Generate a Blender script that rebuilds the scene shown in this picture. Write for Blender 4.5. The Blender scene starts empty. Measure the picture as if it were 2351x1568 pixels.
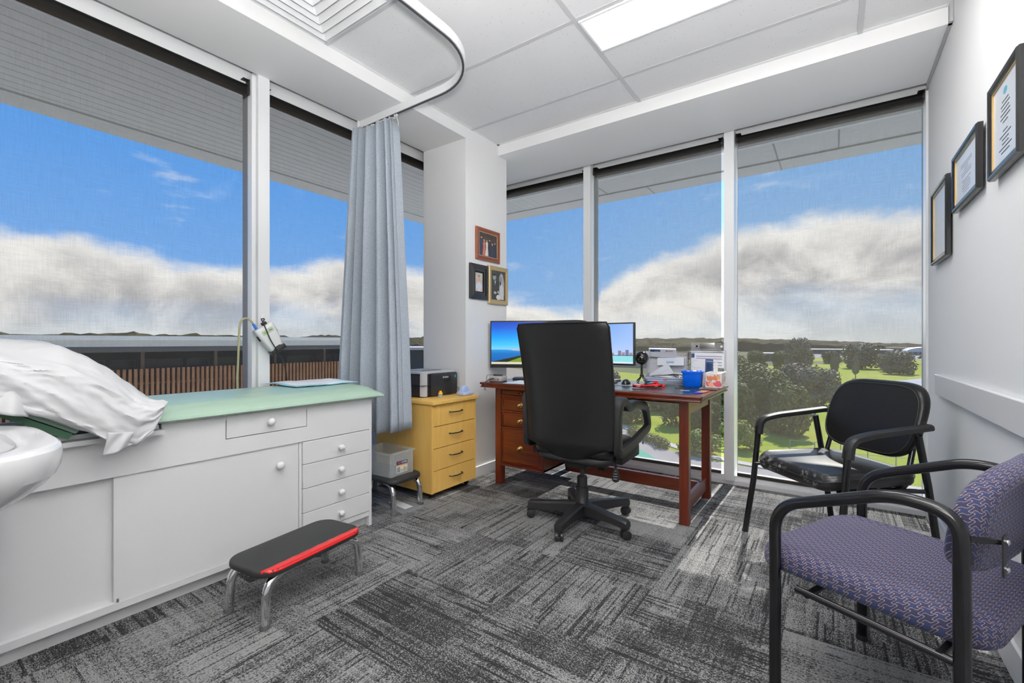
import bpy, bmesh, math, random
from mathutils import Vector, Matrix
random.seed(7)
SC = bpy.context.scene
COL = SC.collection
pi = math.pi

# ------------------------------------------------------------------ camera
cam_d = bpy.data.cameras.new('camera')
cam_d.sensor_width = 36.0
cam_d.lens = 36.0 * 1045.0 / 2351.0
cam_d.clip_start = 0.02
cam_d.clip_end = 5000
cam = bpy.data.objects.new('camera', cam_d)
COL.objects.link(cam)
cam.location = (0, 0, 1.09)
cam.rotation_euler = (pi / 2, 0, math.radians(35.1))
SC.camera = cam

# ------------------------------------------------------------------ exposure
SC.view_settings.view_transform = 'Standard'
SC.view_settings.look = 'None'
SC.view_settings.gamma = 1.0
SC.view_settings.use_curve_mapping = False
SC.view_settings.exposure = 0.12
try:
    SC.cycles.max_bounces = 10
    SC.cycles.diffuse_bounces = 5
    SC.cycles.glossy_bounces = 4
    SC.cycles.transparent_max_bounces = 24
    SC.cycles.transmission_bounces = 6
    SC.cycles.sample_clamp_indirect = 6
    SC.cycles.caustics_reflective = False
    SC.cycles.caustics_refractive = False
    SC.cycles.use_denoising = True
except Exception:
    pass

# ------------------------------------------------------------------ node helpers
def nd(nt, t, **kw):
    n = nt.nodes.new(t)
    for k, v in kw.items():
        setattr(n, k, v)
    return n
def lk(nt, a, b):
    nt.links.new(a, b)
def setin(nt, n, key, v):
    s = n.inputs[key]
    if hasattr(v, 'is_linked') or isinstance(v, bpy.types.NodeSocket):
        nt.links.new(v, s)
    else:
        if isinstance(v, (tuple, list)) and len(v) == 3 and s.type == 'RGBA':
            v = (*v, 1)
        s.default_value = v
def M(nt, op, a, b=None, c=None, clamp=False):
    n = nd(nt, 'ShaderNodeMath', operation=op)
    n.use_clamp = clamp
    setin(nt, n, 0, a)
    if b is not None: setin(nt, n, 1, b)
    if c is not None: setin(nt, n, 2, c)
    return n.outputs[0]
def MIX(nt, f, a, b, blend='MIX'):
    n = nd(nt, 'ShaderNodeMix', data_type='RGBA', blend_type=blend)
    setin(nt, n, 0, f); setin(nt, n, 6, a); setin(nt, n, 7, b)
    return n.outputs[2]
def MAPR(nt, v, a, b, c, d, smooth=False):
    n = nd(nt, 'ShaderNodeMapRange')
    if smooth: n.interpolation_type = 'SMOOTHSTEP'
    for i, x in enumerate((v, a, b, c, d)): setin(nt, n, i, x)
    return n.outputs[0]
def NOISE(nt, vec, scale, detail=3, rough=.5, dist=0):
    n = nd(nt, 'ShaderNodeTexNoise')
    if vec is not None: lk(nt, vec, n.inputs['Vector'])
    n.inputs['Scale'].default_value = scale
    n.inputs['Detail'].default_value = detail
    n.inputs['Roughness'].default_value = rough
    n.inputs['Distortion'].default_value = dist
    return n.outputs['Fac']
def SEP(nt, v):
    n = nd(nt, 'ShaderNodeSeparateXYZ'); lk(nt, v, n.inputs[0]); return n.outputs
def COMB(nt, x, y, z=0.0):
    n = nd(nt, 'ShaderNodeCombineXYZ')
    for i, q in enumerate((x, y, z)): setin(nt, n, i, q)
    return n.outputs[0]
def RAMP(nt, f, stops, interp='LINEAR'):
    n = nd(nt, 'ShaderNodeValToRGB'); lk(nt, f, n.inputs[0])
    cr = n.color_ramp; cr.interpolation = interp
    while len(cr.elements) < len(stops): cr.elements.new(.5)
    for e, (p, c) in zip(cr.elements, stops):
        e.position = p; e.color = (*c, 1) if len(c) == 3 else c
    return n.outputs[0]

# ------------------------------------------------------------------ world: blue sky with a bank of cumulus
world = bpy.data.worlds.new('daylight_sky'); SC.world = world
world.use_nodes = True
def build_world():
    nt = world.node_tree; nt.nodes.clear()
    tc = nd(nt, 'ShaderNodeTexCoord')
    d = tc.outputs['Generated']
    x, y, z = SEP(nt, d)
    az = M(nt, 'ARCTAN2', x, y)
    hyp = M(nt, 'SQRT', M(nt, 'ADD', M(nt, 'MULTIPLY', x, x), M(nt, 'MULTIPLY', y, y)))
    el = M(nt, 'MULTIPLY', M(nt, 'ARCTAN2', z, hyp), 180 / pi)
    azd = M(nt, 'MULTIPLY', az, 180 / pi)
    # top of the cloud bank (degrees) against azimuth
    pts = [(-180, 8), (-100, 9.5), (-83, 9.6), (-75, 9.0), (-65, 8.3), (-55, 9.8), (-48, 9.4), (-36, 6.2), (-31, 4.6), (-26, 3.6),
           (-24, 7.2), (-18, 10.0), (-13, 11.4), (-9, 12.3), (-1, 13.2), (3.5, 13.0), (7, 12.0), (13, 11.2), (60, 9), (180, 8)]
    fc = nd(nt, 'ShaderNodeFloatCurve')
    lk(nt, MAPR(nt, azd, -180, 180, 0, 1), fc.inputs['Value'])
    cv = fc.mapping.curves[0]
    while len(cv.points) < len(pts): cv.points.new(.5, .5)
    for p, (a, h) in zip(cv.points, pts):
        p.location = ((a + 180) / 360, h / 20); p.handle_type = 'AUTO_CLAMPED'
    fc.mapping.update()
    top = M(nt, 'MULTIPLY', fc.outputs[0], 20)
    # soft puffs: noise in (azimuth, elevation) stretched sideways
    cv3 = COMB(nt, azd, M(nt, 'MULTIPLY', el, 1.7), 0.0)
    n1 = NOISE(nt, cv3, .16, 6, .55)
    n2 = NOISE(nt, cv3, .055, 5, .55, .3)
    n3 = NOISE(nt, COMB(nt, azd, M(nt, 'MULTIPLY', el, 3.2), 3.7), .12, 6, .6)
    edge = M(nt, 'SUBTRACT', top, el)
    edge = M(nt, 'ADD', edge, M(nt, 'MULTIPLY', M(nt, 'SUBTRACT', n1, .5), 5.0))
    body = MAPR(nt, edge, -.5, 1.5, 0, 1, True)
    # the bank breaks up low down
    thin = MAPR(nt, M(nt, 'ADD', M(nt, 'SUBTRACT', el, M(nt, 'MULTIPLY', top, .36)), M(nt, 'MULTIPLY', M(nt, 'SUBTRACT', n2, .5), 14.0)), -2.5, 2.0, .5, 1, True)
    wisps = MAPR(nt, n3, .60, .82, 0, .55, True)
    dens = M(nt, 'MAXIMUM', M(nt, 'MULTIPLY', body, thin), wisps, clamp=True)
    right = MAPR(nt, azd, -60, 0, 0, 1, True)
    high = MIX(nt, right, (.10, .58, 1.62), (.34, .74, 1.42))
    mid = MIX(nt, right, (.42, .86, 1.62), (.66, 1.0, 1.46))
    sky = MIX(nt, MAPR(nt, el, 4, 24, 0, 1), mid, high)
    sky = MIX(nt, MAPR(nt, el, 0, 5, 1, 0, True), sky, (1.22, 1.36, 1.44))
    shade = NOISE(nt, cv3, .10, 6, .6, .4)
    cl = MIX(nt, MAPR(nt, shade, .38, .62, 0, 1, True), (.86, .84, .86), (1.62, 1.56, 1.50))
    cl = MIX(nt, MAPR(nt, edge, .5, 4.5, .75, 0, True), cl, (1.80, 1.75, 1.70))
    out = MIX(nt, dens, sky, cl)
    below = MAPR(nt, el, -1.0, 0.0, 1, 0)
    out = MIX(nt, below, out, (.40, .41, .34))
    bg = nd(nt, 'ShaderNodeBackground')
    lk(nt, out, bg.inputs[0]); bg.inputs[1].default_value = 1.20
    wo = nd(nt, 'ShaderNodeOutputWorld'); lk(nt, bg.outputs[0], wo.inputs[0])
build_world()

# ------------------------------------------------------------------ sun
sun_d = bpy.data.lights.new('sun', 'SUN')
sun_d.energy = 12.5
sun_d.angle = math.radians(.55)
sun_d.color = (1.0, .96, .90)
sun = bpy.data.objects.new('sun', sun_d)
COL.objects.link(sun)
sun.location = (0, 12, 14)
sun.rotation_euler = (-(pi / 2 - math.radians(42.0)), 0, math.radians(-1.0))

LAMP_POWER = 17.5      # radiance of the ceiling light diffusers
FILL_UPLIGHT_POWER = 255.0  # radiance of the fill uplighter added out of view

# ------------------------------------------------------------------ materials
MATS = {}
def mat(name, color, rough=.5, metal=0.0, spec=.5, bump=0.0, bscale=60, vary=0.0, vscale=8, coat=0.0, alpha=1.0, trans=0.0, ior=1.45, sheen=0.0):
    if name in MATS: return MATS[name]
    m = bpy.data.materials.new(name); m.use_nodes = True
    nt = m.node_tree; b = nt.nodes['Principled BSDF']
    b.inputs['Roughness'].default_value = rough
    b.inputs['Metallic'].default_value = metal
    b.inputs['Specular IOR Level'].default_value = spec
    b.inputs['Coat Weight'].default_value = coat
    b.inputs['Coat Roughness'].default_value = .1
    b.inputs['Alpha'].default_value = alpha
    b.inputs['Transmission Weight'].default_value = trans
    b.inputs['IOR'].default_value = ior
    b.inputs['Sheen Weight'].default_value = sheen
    tc = nd(nt, 'ShaderNodeTexCoord')
    if vary:
        n = NOISE(nt, tc.outputs['Object'], vscale, 4, .6)
        lo = tuple(c * (1 - vary) for c in color); hi = tuple(min(1, c * (1 + vary)) for c in color)
        lk(nt, MIX(nt, n, lo, hi), b.inputs['Base Color'])
    else:
        b.inputs['Base Color'].default_value = (*color, 1)
    if bump:
        n = NOISE(nt, tc.outputs['Object'], bscale, 4, .6)
        bp = nd(nt, 'ShaderNodeBump'); bp.inputs['Strength'].default_value = bump; bp.inputs['Distance'].default_value = .01
        lk(nt, n, bp.inputs['Height']); lk(nt, bp.outputs[0], b.inputs['Normal'])
    MATS[name] = m
    return m
def emis(name, color, s=1.0):
    if name in MATS: return MATS[name]
    m = bpy.data.materials.new(name); m.use_nodes = True
    nt = m.node_tree; nt.nodes.clear()
    e = nd(nt, 'ShaderNodeEmission'); e.inputs[0].default_value = (*color, 1); e.inputs[1].default_value = s
    o = nd(nt, 'ShaderNodeOutputMaterial'); lk(nt, e.outputs[0], o.inputs[0])
    MATS[name] = m
    return m
def newmat(name):
    m = bpy.data.materials.new(name); m.use_nodes = True
    MATS[name] = m
    return m, m.node_tree, m.node_tree.nodes['Principled BSDF']

WHITE = mat('wall_paint', (.84, .84, .84), .6, spec=.25, bump=.03, bscale=220)
TRIMW = mat('white_trim', (.80, .81, .82), .4)
ALU = mat('white_powdercoat', (.78, .79, .80), .32)
LAM = mat('white_laminate', (.78, .78, .785), .42, spec=.4)
BLK = mat('black_plastic', (.018, .018, .019), .42)
BLKG = mat('black_gloss_steel', (.008, .008, .009), .16, spec=.6)
BLKM = mat('black_matt', (.012, .012, .013), .6)
CHROME = mat('chrome', (.82, .83, .84), .07, metal=1)
STEEL = mat('steel', (.55, .55, .56), .28, metal=1)
BRASS = mat('brass', (.60, .42, .16), .25, metal=1)
PAPER = mat('paper', (.80, .81, .84), .6)
INK = mat('ink', (.05, .05, .06), .7)
NAVY = mat('navy_print', (.02, .055, .16), .5)
CYAN = mat('cyan_print', (.03, .33, .65), .5)
TEAL = mat('teal_print', (.02, .28, .36), .5)
PURP = mat('purple_print', (.16, .09, .22), .5)
REDP = mat('red_plastic', (.75, .02, .02), .35)
WHITEP = mat('white_plastic', (.80, .81, .82), .35)
SILVER = mat('silver_plastic', (.50, .51, .53), .35, metal=.3)
SIDEGLASS = None

# ------------------------------------------------------------------ mesh helpers
class MB:
    """collects shapes of one part; build() links them as one mesh object"""
    def __init__(s):
        s.v = []; s.f = []; s.m = []; s.T = Matrix.Identity(4); s.mi = 0
    def add(s, vs, fs):
        o = len(s.v)
        s.v += [tuple(s.T @ Vector(p)) for p in vs]
        s.f += [tuple(o + i for i in f) for f in fs]
        s.m += [s.mi] * len(fs)
        return s
    def box(s, x0, x1, y0, y1, z0, z1, r=0.0):
        if r > 0:
            bm = bmesh.new()
            bmesh.ops.create_cube(bm, size=1)
            for v in bm.verts:
                v.co = Vector(((x0 + x1) / 2 + v.co.x * (x1 - x0), (y0 + y1) / 2 + v.co.y * (y1 - y0), (z0 + z1) / 2 + v.co.z * (z1 - z0)))
            r = min(r, .49 * min(abs(x1 - x0), abs(y1 - y0), abs(z1 - z0)))
            bmesh.ops.bevel(bm, geom=bm.edges[:], offset=r, segments=3, profile=.5, affect='EDGES')
            bm.verts.index_update()
            s.add([v.co[:] for v in bm.verts], [[q.index for q in f.verts] for f in bm.faces])
            bm.free()
            return s
        vs = [(x0, y0, z0), (x1, y0, z0), (x1, y1, z0), (x0, y1, z0), (x0, y0, z1), (x1, y0, z1), (x1, y1, z1), (x0, y1, z1)]
        return s.add(vs, [(0, 3, 2, 1), (4, 5, 6, 7), (0, 1, 5, 4), (1, 2, 6, 5), (2, 3, 7, 6), (3, 0, 4, 7)])
    def quad(s, a, b, c, d):
        return s.add([a, b, c, d], [(0, 1, 2, 3)])
    def tube(s, pts, r, n=10, caps=True, rs=None):
        """swept circle along a polyline"""
        P = [Vector(p) for p in pts]
        Tn = []
        for i in range(len(P)):
            a = P[max(i - 1, 0)]; b = P[min(i + 1, len(P) - 1)]
            Tn.append((b - a).normalized())
        up = Vector((0, 0, 1)) if abs(Tn[0].z) < .9 else Vector((1, 0, 0))
        N = (up - Tn[0] * up.dot(Tn[0])).normalized()
        vs = []; fs = []
        for i, p in enumerate(P):
            N = (N - Tn[i] * N.dot(Tn[i])).normalized()
            B = Tn[i].cross(N)
            rr = rs[i] if rs else r
            for k in range(n):
                a = 2 * pi * k / n
                vs.append(tuple(p + N * (rr * math.cos(a)) + B * (rr * math.sin(a))))
        for i in range(len(P) - 1):
            for k in range(n):
                k2 = (k + 1) % n
                fs.append((i * n + k, i * n + k2, (i + 1) * n + k2, (i + 1) * n + k))
        if caps:
            fs.append(tuple(range(n - 1, -1, -1)))
            fs.append(tuple((len(P) - 1) * n + k for k in range(n)))
        return s.add(vs, fs)
    def sweep(s, pts, prof, up=(0, 0, 1), caps=True):
        """sweep a closed 2-D profile (side, up) along a polyline with a fixed up"""
        P = [Vector(p) for p in pts]; U = Vector(up); n = len(prof)
        vs = []; fs = []
        for i, p in enumerate(P):
            t = (P[min(i + 1, len(P) - 1)] - P[max(i - 1, 0)]).normalized()
            sd = t.cross(U)
            sd = sd.normalized() if sd.length > 1e-6 else Vector((1, 0, 0))
            uu = sd.cross(t).normalized()
            for a, b in prof:
                vs.append(tuple(p + sd * a + uu * b))
        for i in range(len(P) - 1):
            for k in range(n):
                k2 = (k + 1) % n
                fs.append((i * n + k, i * n + k2, (i + 1) * n + k2, (i + 1) * n + k))
        if caps:
            fs.append(tuple(range(n - 1, -1, -1)))
            fs.append(tuple((len(P) - 1) * n + k for k in range(n)))
        return s.add(vs, fs)
    def lathe(s, prof, c=(0, 0, 0), n=24, axis='z'):
        """prof: (radius, height) list, closed at the ends"""
        vs = []; fs = []
        for r, h in prof:
            for k in range(n):
                a = 2 * pi * k / n
                p = (r * math.cos(a), r * math.sin(a), h)
                if axis == 'x': p = (h, r * math.cos(a), r * math.sin(a))
                if axis == 'y': p = (r * math.sin(a), h, r * math.cos(a))
                vs.append((c[0] + p[0], c[1] + p[1], c[2] + p[2]))
        for i in range(len(prof) - 1):
            for k in range(n):
                k2 = (k + 1) % n
                fs.append((i * n + k, i * n + k2, (i + 1) * n + k2, (i + 1) * n + k))
        fs.append(tuple(range(n - 1, -1, -1)))
        fs.append(tuple((len(prof) - 1) * n + k for k in range(n)))
        return s.add(vs, fs)
    def slab(s, poly, z0, z1, r=0.0, seg=3, fn=None):
        """extruded outline (counter-clockwise xy) with rounded top and bottom rims; fn maps each point"""
        n = len(poly)
        def inset(d):
            out = []
            for i in range(n):
                a = Vector(poly[i - 1]); b = Vector(poly[i]); c = Vector(poly[(i + 1) % n])
                e1 = (b - a).normalized(); e2 = (c - b).normalized()
                n1 = Vector((-e1.y, e1.x)); n2 = Vector((-e2.y, e2.x))
                m = (n1 + n2)
                m = m / max(.3, m.length_squared / 2) if m.length > 1e-6 else n1
                out.append(b + m * d)
            return out
        rings = []
        if r > 0:
            for k in range(seg + 1):
                a = pi / 2 * k / seg
                rings.append((r * (1 - math.sin(a)), z0 + r * (1 - math.cos(a))))
            for k in range(seg + 1):
                a = pi / 2 * k / seg
                rings.append((r * (1 - math.cos(a)), z1 - r * (1 - math.sin(a))))
        else:
            rings = [(0, z0), (0, z1)]
        vs = []; fs = []
        for d, z in rings:
            for p in inset(d):
                q = (p.x, p.y, z)
                vs.append(fn(q) if fn else q)
        for i in range(len(rings) - 1):
            for k in range(n):
                k2 = (k + 1) % n
                fs.append((i * n + k, i * n + k2, (i + 1) * n + k2, (i + 1) * n + k))
        fs.append(tuple(range(n - 1, -1, -1)))
        fs.append(tuple((len(rings) - 1) * n + k for k in range(n)))
        return s.add(vs, fs)
    def grid(s, fn, nu, nv, closed_u=False):
        vs = []; fs = []
        for i in range(nu + (0 if closed_u else 1)):
            for j in range(nv + 1):
                vs.append(fn(i / nu, j / nv))
        W = nv + 1; cu = nu if closed_u else nu + 1
        for i in range(nu):
            i2 = (i + 1) % cu
            for j in range(nv):
                fs.append((i * W + j, i2 * W + j, i2 * W + j + 1, i * W + j + 1))
        return s.add(vs, fs)
    def mesh(s, name, mats, smooth=True):
        me = bpy.data.meshes.new(name)
        me.from_pydata(s.v, [], s.f)
        if not isinstance(mats, (list, tuple)): mats = [mats]
        for m in mats: me.materials.append(m)
        bm = bmesh.new(); bm.from_mesh(me)
        for f, mi in zip(bm.faces, s.m): f.material_index = mi
        bmesh.ops.remove_doubles(bm, verts=bm.verts, dist=1e-6)
        bmesh.ops.recalc_face_normals(bm, faces=bm.faces)
        for f in bm.faces: f.smooth = smooth
        if smooth:
            for e in bm.edges:
                if len(e.link_faces) == 2 and e.calc_face_angle(0) > math.radians(38): e.smooth = False
        bm.to_mesh(me); bm.free()
        return me
    def build(s, name, mats, parent=None, smooth=True, sub=0, solid=0.0):
        o = bpy.data.objects.new(name, s.mesh(name, mats, smooth))
        COL.objects.link(o)
        if parent is not None: o.parent = parent
        if solid:
            m = o.modifiers.new('solid', 'SOLIDIFY'); m.thickness = solid; m.offset = 0
        if sub:
            m = o.modifiers.new('sub', 'SUBSURF'); m.levels = sub; m.render_levels = sub
        return o

def tag(o, label=None, cat=None, group=None, kind=None):
    if label: o['label'] = label
    if cat: o['category'] = cat
    if group: o['group'] = group
    if kind: o['kind'] = kind
    return o
def thing(name, label, cat, loc=(0, 0, 0), rz=0.0, group=None):
    o = bpy.data.objects.new(name, None); COL.objects.link(o)
    o.empty_display_size = .05
    o.location = loc; o.rotation_euler = (0, 0, rz)
    return tag(o, label, cat, group)
def struct(o):
    o['kind'] = 'structure'; return o
def copy_tree(o, loc=None, rz=None, parent=None, scale=None):
    c = o.copy(); COL.objects.link(c)
    if parent is not None: c.parent = parent
    if loc is not None: c.location = loc
    if rz is not None: c.rotation_euler = (0, 0, rz)
    if scale is not None: c.scale = scale
    for ch in list(o.children): copy_tree(ch, parent=c)
    return c
def text_obj(name, string, size, m, parent, loc, rot, extrude=.0004, bold=False, sx=1.0, align='CENTER'):
    cu = bpy.data.curves.new(name, 'FONT'); cu.body = string; cu.size = size
    cu.align_x = align; cu.align_y = 'CENTER'; cu.extrude = extrude; cu.resolution_u = 3
    if bold: cu.offset = size * .012
    t = bpy.data.objects.new(name + '_tmp', cu); COL.objects.link(t)
    dg = bpy.context.evaluated_depsgraph_get(); dg.update()
    me = bpy.data.meshes.new_from_object(t.evaluated_get(dg)); me.name = name
    bpy.data.objects.remove(t); bpy.data.curves.remove(cu)
    me.materials.clear(); me.materials.append(m)
    o = bpy.data.objects.new(name, me); COL.objects.link(o); o.parent = parent
    o.location = loc; o.rotation_euler = rot; o.scale = (sx, 1, 1)
    return o
def arc(c, r, a0, a1, n, f=lambda a, r: (r * math.cos(a), r * math.sin(a))):
    return [(c[0] + r * math.cos(a0 + (a1 - a0) * i / n), c[1] + r * math.sin(a0 + (a1 - a0) * i / n)) for i in range(n + 1)]
def rrect(x0, x1, y0, y1, r, n=5):
    return (arc((x1 - r, y0 + r), r, -pi / 2, 0, n) + arc((x1 - r, y1 - r), r, 0, pi / 2, n)
            + arc((x0 + r, y1 - r), r, pi / 2, pi, n) + arc((x0 + r, y0 + r), r, pi, 1.5 * pi, n))
def fillet(pts, r, n=6):
    """round the corners of a 3-D polyline"""
    P = [Vector(p) for p in pts]; out = [tuple(P[0])]
    for i in range(1, len(P) - 1):
        rr = r[i - 1] if isinstance(r, (list, tuple)) else r
        a = (P[i - 1] - P[i]); b = (P[i + 1] - P[i])
        d = min(rr, a.length * .49, b.length * .49)
        s = P[i] + a.normalized() * d; e = P[i] + b.normalized() * d
        for k in range(n + 1):
            t = k / n
            out.append(tuple(s * (1 - t) ** 2 + P[i] * 2 * t * (1 - t) + e * t * t))
    out.append(tuple(P[-1]))
    return out
def snoise(x, y, z=0.0):
    from mathutils import noise
    return noise.noise(Vector((x, y, z)))

# ================================================================== THE ROOM
def carpet_material():
    m, nt, b = newmat('carpet_tiles')
    g = nd(nt, 'ShaderNodeNewGeometry')
    x, y, z = SEP(nt, g.outputs['Position'])
    tx = M(nt, 'DIVIDE', M(nt, 'ADD', x, 1.65), .5); ty = M(nt, 'DIVIDE', M(nt, 'ADD', y, 0.0), .5)
    ix = M(nt, 'FLOOR', tx); iy = M(nt, 'FLOOR', ty)
    fx = M(nt, 'FRACT', tx); fy = M(nt, 'FRACT', ty)
    def WN(a, bb, c):
        n = nd(nt, 'ShaderNodeTexWhiteNoise', noise_dimensions='3D')
        lk(nt, COMB(nt, a, bb, c), n.inputs[0]); return n.outputs[0]
    h1 = WN(ix, iy, 3.0)
    par = M(nt, 'GREATER_THAN', WN(ix, iy, 5.0), .5)
    def pick(a, bb):
        return M(nt, 'ADD', M(nt, 'MULTIPLY', a, M(nt, 'SUBTRACT', 1.0, par)), M(nt, 'MULTIPLY', bb, par))
    u = pick(fx, fy); v = pick(fy, fx)
    seed = M(nt, 'ADD', M(nt, 'MULTIPLY', ix, 7.31), M(nt, 'MULTIPLY', iy, 13.7))
    # patches, rows of yarn and broken dashes inside each tile
    def cells(nu, nv, k, jit=0.0):
        rv = M(nt, 'FLOOR', M(nt, 'MULTIPLY', v, nv))
        off = M(nt, 'MULTIPLY', WN(rv, seed, k + .5), jit)
        cu = M(nt, 'FLOOR', M(nt, 'ADD', M(nt, 'MULTIPLY', u, nu), off))
        return WN(cu, rv, M(nt, 'ADD', seed, k))
    big = cells(1.7, 3.0, 1.0, 1.0)
    mid = cells(3.2, 8.0, 2.0, 3.0)
    rows = cells(1.0, 60.0, 3.0)
    plaid = WN(M(nt, 'FLOOR', M(nt, 'MULTIPLY', u, 44.0)), M(nt, 'FLOOR', M(nt, 'MULTIPLY', v, 3.0)), M(nt, 'ADD', seed, 9.0))
    dash = cells(2.2, 60.0, 4.0, 6.0)
    tone = MAPR(nt, h1, 0, 1, .24, .74)
    val = M(nt, 'ADD', tone, M(nt, 'MULTIPLY', M(nt, 'SUBTRACT', big, .5), .30))
    val = M(nt, 'ADD', val, M(nt, 'MULTIPLY', M(nt, 'SUBTRACT', mid, .5), .24))
    val = M(nt, 'ADD', val, M(nt, 'MULTIPLY', M(nt, 'SUBTRACT', rows, .5), .22))
    val = M(nt, 'ADD', val, M(nt, 'MULTIPLY', M(nt, 'SUBTRACT', plaid, .5), .16))
    val = M(nt, 'SUBTRACT', val, M(nt, 'MULTIPLY', M(nt, 'GREATER_THAN', dash, .82), M(nt, 'MULTIPLY', M(nt, 'GREATER_THAN', big, .35), .34)))
    # loop pile: short twisted yarn specks along the row direction
    lp = COMB(nt, M(nt, 'MULTIPLY', pick(x, y), 150.0), M(nt, 'MULTIPLY', pick(y, x), 260.0), 0.0)
    sp = NOISE(nt, lp, 1.0, 2, .55, .6)
    sp = MAPR(nt, sp, .32, .68, 0, 1)
    f = MAPR(nt, M(nt, 'SUBTRACT', val, sp), -.34, .34, 0, 1, True)
    fib = NOISE(nt, g.outputs['Position'], 700, 2, .6)
    light = MIX(nt, fib, (.19, .19, .19), (.42, .42, .415))
    dark = MIX(nt, fib, (.012, .012, .013), (.045, .045, .047))
    col = MIX(nt, f, dark, light)
    seam = M(nt, 'MAXIMUM', M(nt, 'GREATER_THAN', M(nt, 'ABSOLUTE', M(nt, 'SUBTRACT', fx, .5)), .4975), M(nt, 'GREATER_THAN', M(nt, 'ABSOLUTE', M(nt, 'SUBTRACT', fy, .5)), .4975))
    col = MIX(nt, M(nt, 'MULTIPLY', seam, .5), col, (.02, .02, .02))
    lk(nt, col, b.inputs['Base Color'])
    b.inputs['Roughness'].default_value = .95; b.inputs['Specular IOR Level'].default_value = .1
    bp = nd(nt, 'ShaderNodeBump'); bp.inputs['Strength'].default_value = .5; bp.inputs['Distance'].default_value = .004
    lk(nt, sp, bp.inputs['Height']); lk(nt, bp.outputs[0], b.inputs['Normal'])
    return m

def tile_material():
    m, nt, b = newmat('mineral_ceiling_tile')
    g = nd(nt, 'ShaderNodeNewGeometry')
    n = nd(nt, 'ShaderNodeTexVoronoi'); n.inputs['Scale'].default_value = 55
    lk(nt, g.outputs['Position'], n.inputs['Vector'])
    r = SEP(nt, n.outputs['Color'])[0]
    pit = M(nt, 'MULTIPLY', M(nt, 'LESS_THAN', n.outputs['Distance'], .16), M(nt, 'GREATER_THAN', r, .70))
    col = MIX(nt, M(nt, 'MULTIPLY', pit, .40), (.76, .76, .765), (.25, .25, .25))
    lk(nt, col, b.inputs['Base Color']); b.inputs['Roughness'].default_value = .9
    b.inputs['Specular IOR Level'].default_value = .1
    n2 = NOISE(nt, g.outputs['Position'], 180, 3, .6)
    bp = nd(nt, 'ShaderNodeBump'); bp.inputs['Strength'].default_value = .12; bp.inputs['Distance'].default_value = .004
    lk(nt, n2, bp.inputs['Height']); lk(nt, bp.outputs[0], b.inputs['Normal'])
    return m

XW, XE, YS, YN = -2.80, 0.49, -0.42, 3.80    # room faces
CZ, SZ = 2.77, 2.68                           # tile ceiling, soffit

struct(MB().box(-3.02, .62, YS - .15, 3.98, -.12, 0).build('floor', carpet_material(), smooth=False))
struct(MB().box(-3.0, .60, YS - .15, 3.97, CZ, CZ + .10).build('ceiling', tile_material(), smooth=False))
struct(MB().box(XE, XE + .12, YS - .15, 3.98, 0, CZ + .10).build('wall_right', WHITE, smooth=False))
struct(MB().box(-3.02, XE, YS - .15, YS, 0, CZ).build('wall_back', WHITE, smooth=False))
# corner pillar
struct(MB().box(-2.805, -2.34, 2.70, 3.245, 0, SZ + .09).build('wall_corner', WHITE, smooth=False))
# plasterboard bulkheads over both windows, with the blind pocket behind
b = MB()
b.box(XW, -2.34, YS, 2.70, SZ, CZ); b.box(XW, -2.805, 2.70, 3.245, SZ, CZ)
struct(b.build('trim_1', WHITE, smooth=False))
b = MB()
b.box(-2.34, XE, 3.12, 3.76, SZ, CZ); b.box(XW, -2.34, 3.245, 3.76, SZ, CZ)
struct(b.build('trim_2', WHITE, smooth=False))
# shadow-line angle where tiles meet the bulkhead and the wall
b = MB()
b.box(-2.342, -2.318, YS, 3.12, CZ - .004, CZ - .0005); b.box(-2.34, XE, 3.098, 3.124, CZ - .004, CZ - .0005)
b.box(XE - .022, XE - .001, YS, 3.12, CZ - .006, CZ - .0005)
struct(b.build('trim_3', ALU, smooth=False))
b = MB()
b.box(XE - .014, XE - .001, 3.10, 3.76, SZ - .010, SZ - .0005); b.box(XE - .014, XE - .001, 3.08, 3.12, SZ - .010, CZ - .006)
struct(b.build('trim_4', mat('grey_shadow_angle', (.42, .42, .43), .5), smooth=False))
# T-bar grid
b = MB()
gm = mat('tee_bar', (.56, .56, .57), .5)
for gx in (-1.10, .125):
    b.box(gx - .012, gx + .012, YS, 3.12, CZ - .005, CZ - .001)
for k in range(6):
    gy = 2.77 - .635 * k
    b.box(-2.34, XE, gy - .012, gy + .012, CZ - .0045, CZ - .0012)
struct(b.build('ceiling_grid', gm, smooth=False))
# wall trims
b = MB(); b.box(XE - .022, XE - .001, YS, 3.43, .80, .908, .003)
dado = struct(b.build('trim_5', mat('dado_board', (.70, .70, .705), .45), smooth=False))
struct(MB().box(XE - .014, XE - .001, YS, 3.79, 0, .115, .003).build('baseboard_right', TRIMW, smooth=False))
b = MB(); b.box(-2.34, -2.328, 2.70, 3.245, 0, .085, .003)
struct(b.build('baseboard_corner', TRIMW, smooth=False))

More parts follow.
